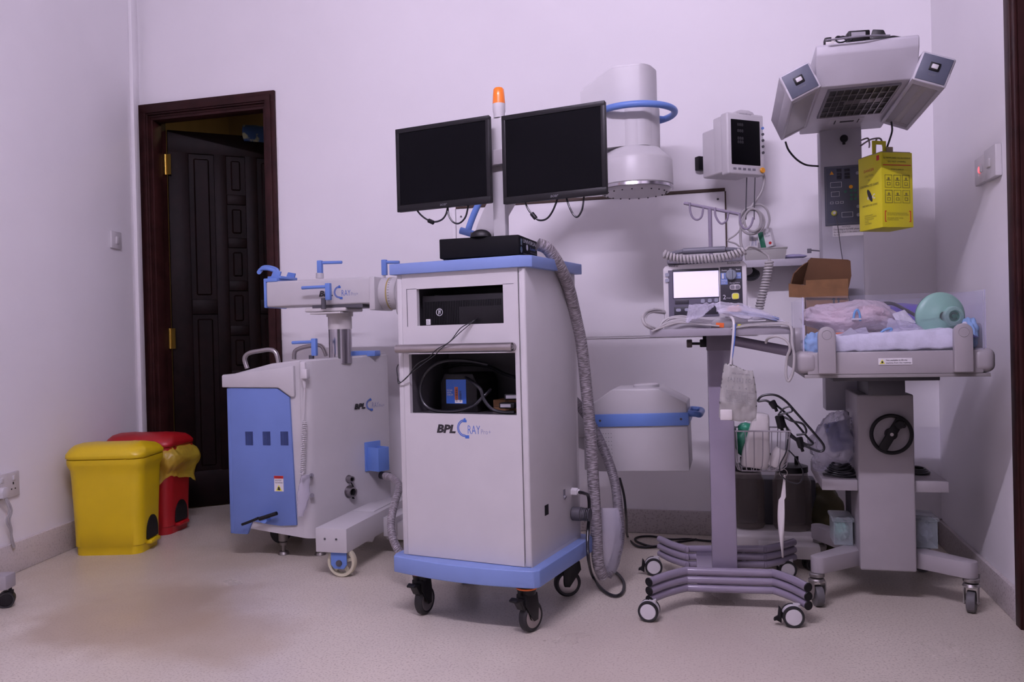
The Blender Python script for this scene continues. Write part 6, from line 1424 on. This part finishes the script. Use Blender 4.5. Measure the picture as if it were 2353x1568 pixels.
def lamp(c, ang, yf, yb, side_):
    L = thing('tmp', 'x', 'x'); bpy.data.objects.remove(L)
    M = wm.matrix_world.inverted() @ Mx.Translation((c[0], 0, c[1])) @ Mx.Rotation(R(ang), 4, 'Y')
    w2, h2 = .047, .043
    mb = MB(); mb.box(-w2, w2, yf, yb, -h2 + .012, h2, .006, 3); mb.box(-w2, w2, yf, yf + .04, -h2, h2 - .01, .006, 3); mb.box(-w2, -w2 + .012, yf, yb, -h2, 0, .004); mb.box(w2 - .012, w2, yf, yb, -h2, 0, .004); mb.box(-w2, w2, yb - .03, yb, -h2, h2 - .01, .006, 3)
    lp = mb.build('side_lamp', mat('lamp_shell', (.50, .48, .52), .42), wm, M=M)
    mb = MB(); mb.box(-w2 + .006, w2 - .006, yf - .002, yf, -h2 + .006, h2 - .006, .001); mb.build('switch_panel', SLATE, lp, M=M)
    mb = MB(); mb.box(-.015, .013, yf - .005, yf - .001, -.006, .017, .001); mb.build('switch_frame', BLACK, lp, M=M)
    mb = MB(); mb.box(-.010, .008, yf - .009, yf - .003, -.001, .012, .002, M=Mx.Rotation(R(0), 4, 'X')); mb.build('rocker_switch', WHITE2, lp, M=M)
    lettering('POWER', -.010, .010, -.020, -.015, INKD, lp, M @ V((0, yf - .0021, 0)), (M.to_3x3().to_4x4()) @ FRONT, name='panel_lettering')
    mb = MB(); mb.box(-w2 + .012, w2 - .012, yf + .04, yb - .03, -h2 + .002, -h2 + .006); mb.build('lamp_cover', LAMPG, lp, M=M)
    mb = MB(); mb.cyl((0, yf + .05, -h2 + .022), (0, yb - .04, -h2 + .022), .014, n=20); mb.build('lamp_tube', mat('tube_glass', (.60, .56, .50), .25), lp, M=M)
    mb = MB(); mb.box(-w2 + .013, w2 - .013, yf + .041, yb - .031, -h2 + .040, -h2 + .042); mb.build('lamp_reflector', mat('reflector', (.45, .42, .30), .3, .5), lp, M=M)
lamp((.2125, 1.634), -24, 2.600, 3.12, -1); lamp((.5755, 1.632), 22, 2.600, 3.12, 1)
cab('black cord drooping from the left lamp to the warmer column', [(1805, 326, 3.10), (1812, 345, 3.12), (1830, 366, 3.16), (1852, 379, 3.20), (1880, 382, 3.24)], .0035)
cab('black cord from the right lamp down behind the yellow box', [(2048, 280, 3.02), (2050, 300, 3.04), (2044, 322, 3.08), (2036, 345, 3.12)], .0032)
# clutter on the head
ad = thing('power_adapter', 'black power adapter lying on top of the warmer head', 'adapter', PY(1950, 92, 2.635), rot=(0, 0, R(8)))
ad.location.z = 1.7362
mb = MB(); mb.box(0, .062, 0, .035, .006, .044, .004); mb.box(.01, .05, .005, .03, 0, .008); mb.build('adapter_body', BLACK, ad); mb = MB(); mb.box(.008, .048, -.0008, 0, .022, .038); mb.build('label_sticker', mat('dull_label', (.3, .3, .33), .6), ad)
ad2 = thing('power_adapter', 'second black adapter with ribbed end beside the first on the warmer head', 'adapter', PY(2002, 88, 2.64), rot=(0, 0, R(-8)))
ad2.location.z = 1.7362
mb = MB(); mb.prism([(-.008, 0), (.048, 0), (.034, .036), (.004, .042)], 0, .035, 'y', r=.003); mb.build('adapter_body', BLACK, ad2)
pg = thing('mains_plug', 'black and white mains plug at the left end of the warmer head top', 'plug', PY(1894, 100, 2.615)); pg.location.z = 1.7362
mb = MB(); mb.box(0, .024, 0, .03, .002, .026, .006); mb.build('plug_body', BLACK, pg); mb = MB(); mb.box(.004, .028, -.004, .004, 0, .010, .001); mb.box(.020, .030, -.004, .004, .01, .022, .001); mb.build('plug_face', OFFW, pg)
def headc(label, pts, r=.0026, m=CABLEB):
    mb = MB(); P = [PY(q[0], q[1], q[2] - .045) for q in pts]
    for p in P: p.z = max(p.z, 1.7365 + r)
    mb.tube(P, r, 8); tag(mb.build('power_cord', m), label, 'cord')
headc('black cord tangled between the plug and adapters on the warmer head', [(1915, 96, 2.67), (1925, 84, 2.68), (1945, 92, 2.68), (1930, 98, 2.66), (1920, 90, 2.67), (1938, 84, 2.69), (1958, 92, 2.68)])
headc('black cord looping at the right end of the warmer head top', [(2000, 92, 2.66), (2030, 88, 2.67), (2050, 84, 2.68), (2062, 85, 2.68), (2072, 89, 2.67), (2060, 90, 2.66), (2035, 91, 2.66), (1990, 95, 2.66)])
headc('flat grey cord lying along the front of the warmer head top', [(1900, 102, 2.62), (1940, 99, 2.62), (1985, 95, 2.62), (2020, 90, 2.63), (2045, 86, 2.64)], .003, GREYM)

# yellow sharps box
hk = thing('wire_hook', 'small bent grey hook on the warmer column holding the yellow box', 'hook', (A1, yc0 - .0, 1.55))
mb = MB(); 
for pts in (((1978, 335, 3.19), (1998, 322, 3.12), (2015, 318, 3.08), (2024, 320, 3.05), (2028, 332, 3.03), (2031, 345, 3.03)), ((1980, 322, 3.19), (1994, 318, 3.15), (1998, 330, 3.13), (1997, 340, 3.13)), ((2015, 318, 3.08), (2012, 330, 3.08), (2011, 352, 3.08))): mb.tube([hk.matrix_world.inverted() @ PY(*q) for q in pts], .003, 8)
mb.build('hook', STEEL, hk)
sb = thing('sharps_box', 'bright yellow cardboard sharps container hanging beside the warmer column', 'sharps container', (.485, 2.93, 1.226), 28)
SW = .118; SH = .246
mb = MB(); mb.box(0, SW, 0, SW, 0, SH, .002); mb.build('carton_body', YCARD, sb)
mb = MB(); mb.box(.004, SW - .004, .004, SW - .004, SH - .002, SH + .003); mb.box(.06, .085, .05, .053, SH, SH + .03, .001, M=Mx.Rotation(R(0), 4, 'X')); mb.build('top_flaps', mat('card_edge', (.40, .34, .22), .7), sb)
mb = MB(); hz2 = SH + .002
for a in ((.010, .022, hz2, hz2 + .042), (.050, .062, hz2, hz2 + .048), (.010, .062, hz2 + .036, hz2 + .048)): mb.box(a[0], a[1], .055, .058, a[2], a[3])
mb.build('carry_handle', YCARD, sb)
O0 = (0, 0, 0)
def st_(s, x0, x1, z0, z1, m=INK, **k): lettering(s, x0, x1, z0, z1, m, sb, (0, -.0003, 0), name='printed_text', **k)
st_('NE REMPLISSEZ PAS AU DESSUS', .008, SW - .008, .225, .230); st_('DO NOT OVERFILL', .025, SW - .025, .213, .218); st_('MODE D EMPLOI', .035, SW - .035, .188, .192)
mb = MB(); mb.box(.006, SW - .006, -.0010, 0, .203, .2055); mb.build('red_line', INKR, sb)
INKS = mat('ink_sepia', (.20, .18, .03), .6)
mb = MB()
def fro(x0, x1, z0, z1, t=.0008):
    for (a, b, c, d) in ((x0, x1, z0, z0 + t), (x0, x1, z1 - t, z1), (x0, x0 + t, z0, z1), (x1 - t, x1, z0, z1)): mb.box(a, b, -.0009, 0, c, d)
for i in range(3):
    for j in range(2): 
        x0 = .012 + i * .033; z0 = .130 - j * .050; fro(x0, x0 + .027, z0, z0 + .042); fro(x0 + .008, x0 + .020, z0 + .008, z0 + .018, .0012); mb.box(x0 + .006, x0 + .022, -.0009, 0, z0 + .024, z0 + .0255)
        mb.cyl((x0 + .014, -.0009, z0 + .030), (x0 + .014, 0, z0 + .030), .004, n=10)
mb.build('instruction_drawings', INKS, sb)
st_('NE PAS REUTILISER LE CARTON\nDO NOT REUSE THIS CONTAINER\n\nINCINERER APRES USAGE\nA USAGE UNIQUE', .018, SW - .018, .022, .048, INKS)
mb = MB(); 
for x0, x1 in ((.010, .012), (SW - .012, SW - .010)): mb.box(x0, x1, -.001, 0, .018, .054)
for x0, x1, z in ((.010, .016, .018), (.010, .016, .052), (SW - .016, SW - .010, .018), (SW - .016, SW - .010, .052)): mb.box(x0, x1, -.001, 0, z, z + .002)
mb.build('red_bracket', INKR, sb)
LEFTF = Mx.Rotation(R(-90), 4, 'Z') @ FRONT   # faces -x; text runs from +y to -y
def sl(s, y0, y1, z0, z1, m=INK, **k): lettering(s, SW - y1 if 0 else y0, y1, z0, z1, m, sb, (-.0003, SW, 0), LEFTF, name='printed_text', **k)
sl('DANGER', .030, .082, .193, .202, INKR); sl('CAUTION', .034, .078, .176, .183, INKS); sl('OF', .050, .060, .162, .168, INKS); sl('CONTAMINATED SHARPS', .008, .104, .143, .151, INK)
sl('DECHETS DE SOINS', .020, .095, .078, .084, INK); sl('KONTAMINIERT\nPIQUANTS COUPANTS\nET TRANCHANTS\nSTERILE\nNON STERILE', .030, .090, .018, .050, INKS)
mb = MB(); q = Mx.Translation((-.0006, SW - .058, .113)) @ Mx.Rotation(R(-90), 4, 'Z') @ Mx.Rotation(R(-28), 4, 'Y')
mb.prism([(.008 * math.cos(R(a)), .024 * math.sin(R(a))) for a in range(0, 360, 15)], -.0004, .0004, 'y', M=q); mb.build('printed_emblem', INK, sb)
sl('eduC', .045, .085, .100, .116, INKW, bold=.01)
mb = MB(); mb.box(-.0012, 0, .010, .022, .222, .238); mb.build('red_mark', INKR, sb)

# things on and under the warmer's shelf
mb = MB()
def bagc(u, v):
    a = 2 * math.pi * u; b2 = math.pi * v; d = V((math.sin(b2) * math.cos(a), math.sin(b2) * math.sin(a), math.cos(b2)))
    k = 1 + .22 * noise.noise(d * 2.1 + V((6, 2, 0))) + .10 * noise.noise(d * 6) + .04 * noise.noise(d * 13)
    return V((.335 + d.x * .082 * k, 3.05 + d.y * .080 * k, max(.402, .505 + d.z * .098 * k + .02 * d.x)))
mb.grid(bagc, 60, 36, True); tag(mb.build('plastic_bag', BAGC, ang=80), 'crumpled clear plastic bag on the left of the warmer shelf', 'bag')
bb = thing('blue_packet', 'deep blue packet inside the clear bag on the warmer shelf', 'packet', (.345, 3.07, .47), rot=(0, R(-12), 0)); mb = MB(); mb.box(-.02, .055, -.02, .02, 0, .10, .006); mb.build('packet_body', mat('deep_blue', (.012, .03, .24), .4), bb)
mb = MB()
for k in range(5): mb.tube([(.345 + (.054 - .007 * k) * math.cos(R(a)), 2.985 + (.044 - .006 * k) * math.sin(R(a)), .405 + .008 * k + .004 * math.sin(R(a * 2 + 40 * k))) for a in range(0, 360, 24)], .0036, 8, 3, closed=True)
tag(mb.build('coiled_cable', CABLEB), 'coil of black cable lying in front of the clear bag on the warmer shelf', 'cable')
mb = MB()
for k in range(3): mb.tube([(.600 + (.036 - .006 * k) * math.cos(R(a)), 3.07 + (.05 - .006 * k) * math.sin(R(a)), .404 + .005 * k) for a in range(0, 360, 24)], .0045, 8, 3, closed=True)
tag(mb.build('coiled_cable', CABLEB), 'dark coiled cable on the right part of the warmer shelf', 'cable')
def tub(label, x0, x1, y0, y1, z1, fill):
    t = thing('plastic_tub', label, 'tub', ((x0 + x1) / 2, (y0 + y1) / 2, .0)); hx, hy = (x1 - x0) / 2, (y1 - y0) / 2
    t.location.z = z0 = .1605
    mb = MB()
    for s in ((-hx + .006, hx - .006, -hy + .006, -hy + .009), (-hx + .006, hx - .006, hy - .009, hy - .006), (-hx + .006, -hx + .009, -hy + .006, hy - .006), (hx - .009, hx - .006, -hy + .006, hy - .006)): mb.box(*s, .002, z1 - z0 - .01)
    mb.box(-hx + .006, hx - .006, -hy + .006, hy - .006, 0, .004); mb.build('tub_body', BOXC, t)
    mb = MB(); mb.box(-hx, hx, -hy, hy, z1 - z0 - .012, z1 - z0, .004); mb.build('tub_lid', BOXC, t)
    mb = MB(); mb.ball((0, 0, (z1 - z0) * .42), hx * .75, hy * .7, (z1 - z0) * .38, amp=.3, fr=2.5, seed=x0 * 9); mb.build('tub_contents', fill, t)
    return t
tub('small clear plastic tub with white and green contents, left of the warmer pedestal', .316, .388, 2.99, 3.13, .252, mat('mint_contents', (.50, .66, .60), .6, col2=(.12, .42, .32), nscale=12))
tub('small clear plastic tub with grey contents, right of the warmer pedestal', .564, .650, 2.99, 3.13, .262, mat('grey_contents', (.36, .36, .44), .6))
ob_ = lump('olive_bag', 'dark olive bag standing on the floor behind the warmer shelf', 'bag', (.34, 3.52, .13), .085, .06, .14, mat('olive', (.10, .085, .03), .6, var=.2), .25, 2, 5, flat=-.13)

# ------------------------------------------------------------ parts that belong to a thing, and small loose pieces
def find(txt, name=None):
    for o in COL.objects:
        if o.get('label', '').startswith(txt): return o
    raise KeyError(txt)
for txt, root in (('thick grey coiled cord stretched', df), ('thick grey coiled cord hanging', df), ('plain grey cord bridging', df), ('grey patient cable looping', df), ('thin twisted black cord', pc),
                  ('grey cable from the patient monitor', pm), ('left of two thin dark leads', pm), ('right of two thin dark leads', pm), ('white lead running', pd), ('thin blue lead', pd),
                  ('thin dark probe lead', wm), ('black cord drooping from the left lamp', wm), ('black cord from the right lamp', wm), ('black suction tubing', su),
                  ('coil of grey cable hanging', pm), ('grey cable arching right', pm), ('grey cable branching', pm),
                  ('black cord tangled', pg), ('black cord looping at the right', ad2), ('flat grey cord lying', ad)):
    adopt(find(txt), root)
for txt, plug in (('black cord in a wide loop', 'black plug hanging off'), ('black cord in a smaller loop', 'black adapter brick'), ('thin black cord dangling', 'black adapter brick'), ('short black cord loop', 'black round plug')):
    adopt(find(txt), find(plug))
for o in list(COL.objects):
    if o.type == 'MESH' and o.name.split('.')[0] in ('screw', 'rocker', 'band_screw', 'beam_bolt', 'side_socket', 'slide_rail', 'soft_keys', 'tube_holder', 'lever_base', 'pin_hole', 'printed_arrow'): split_loose(o)
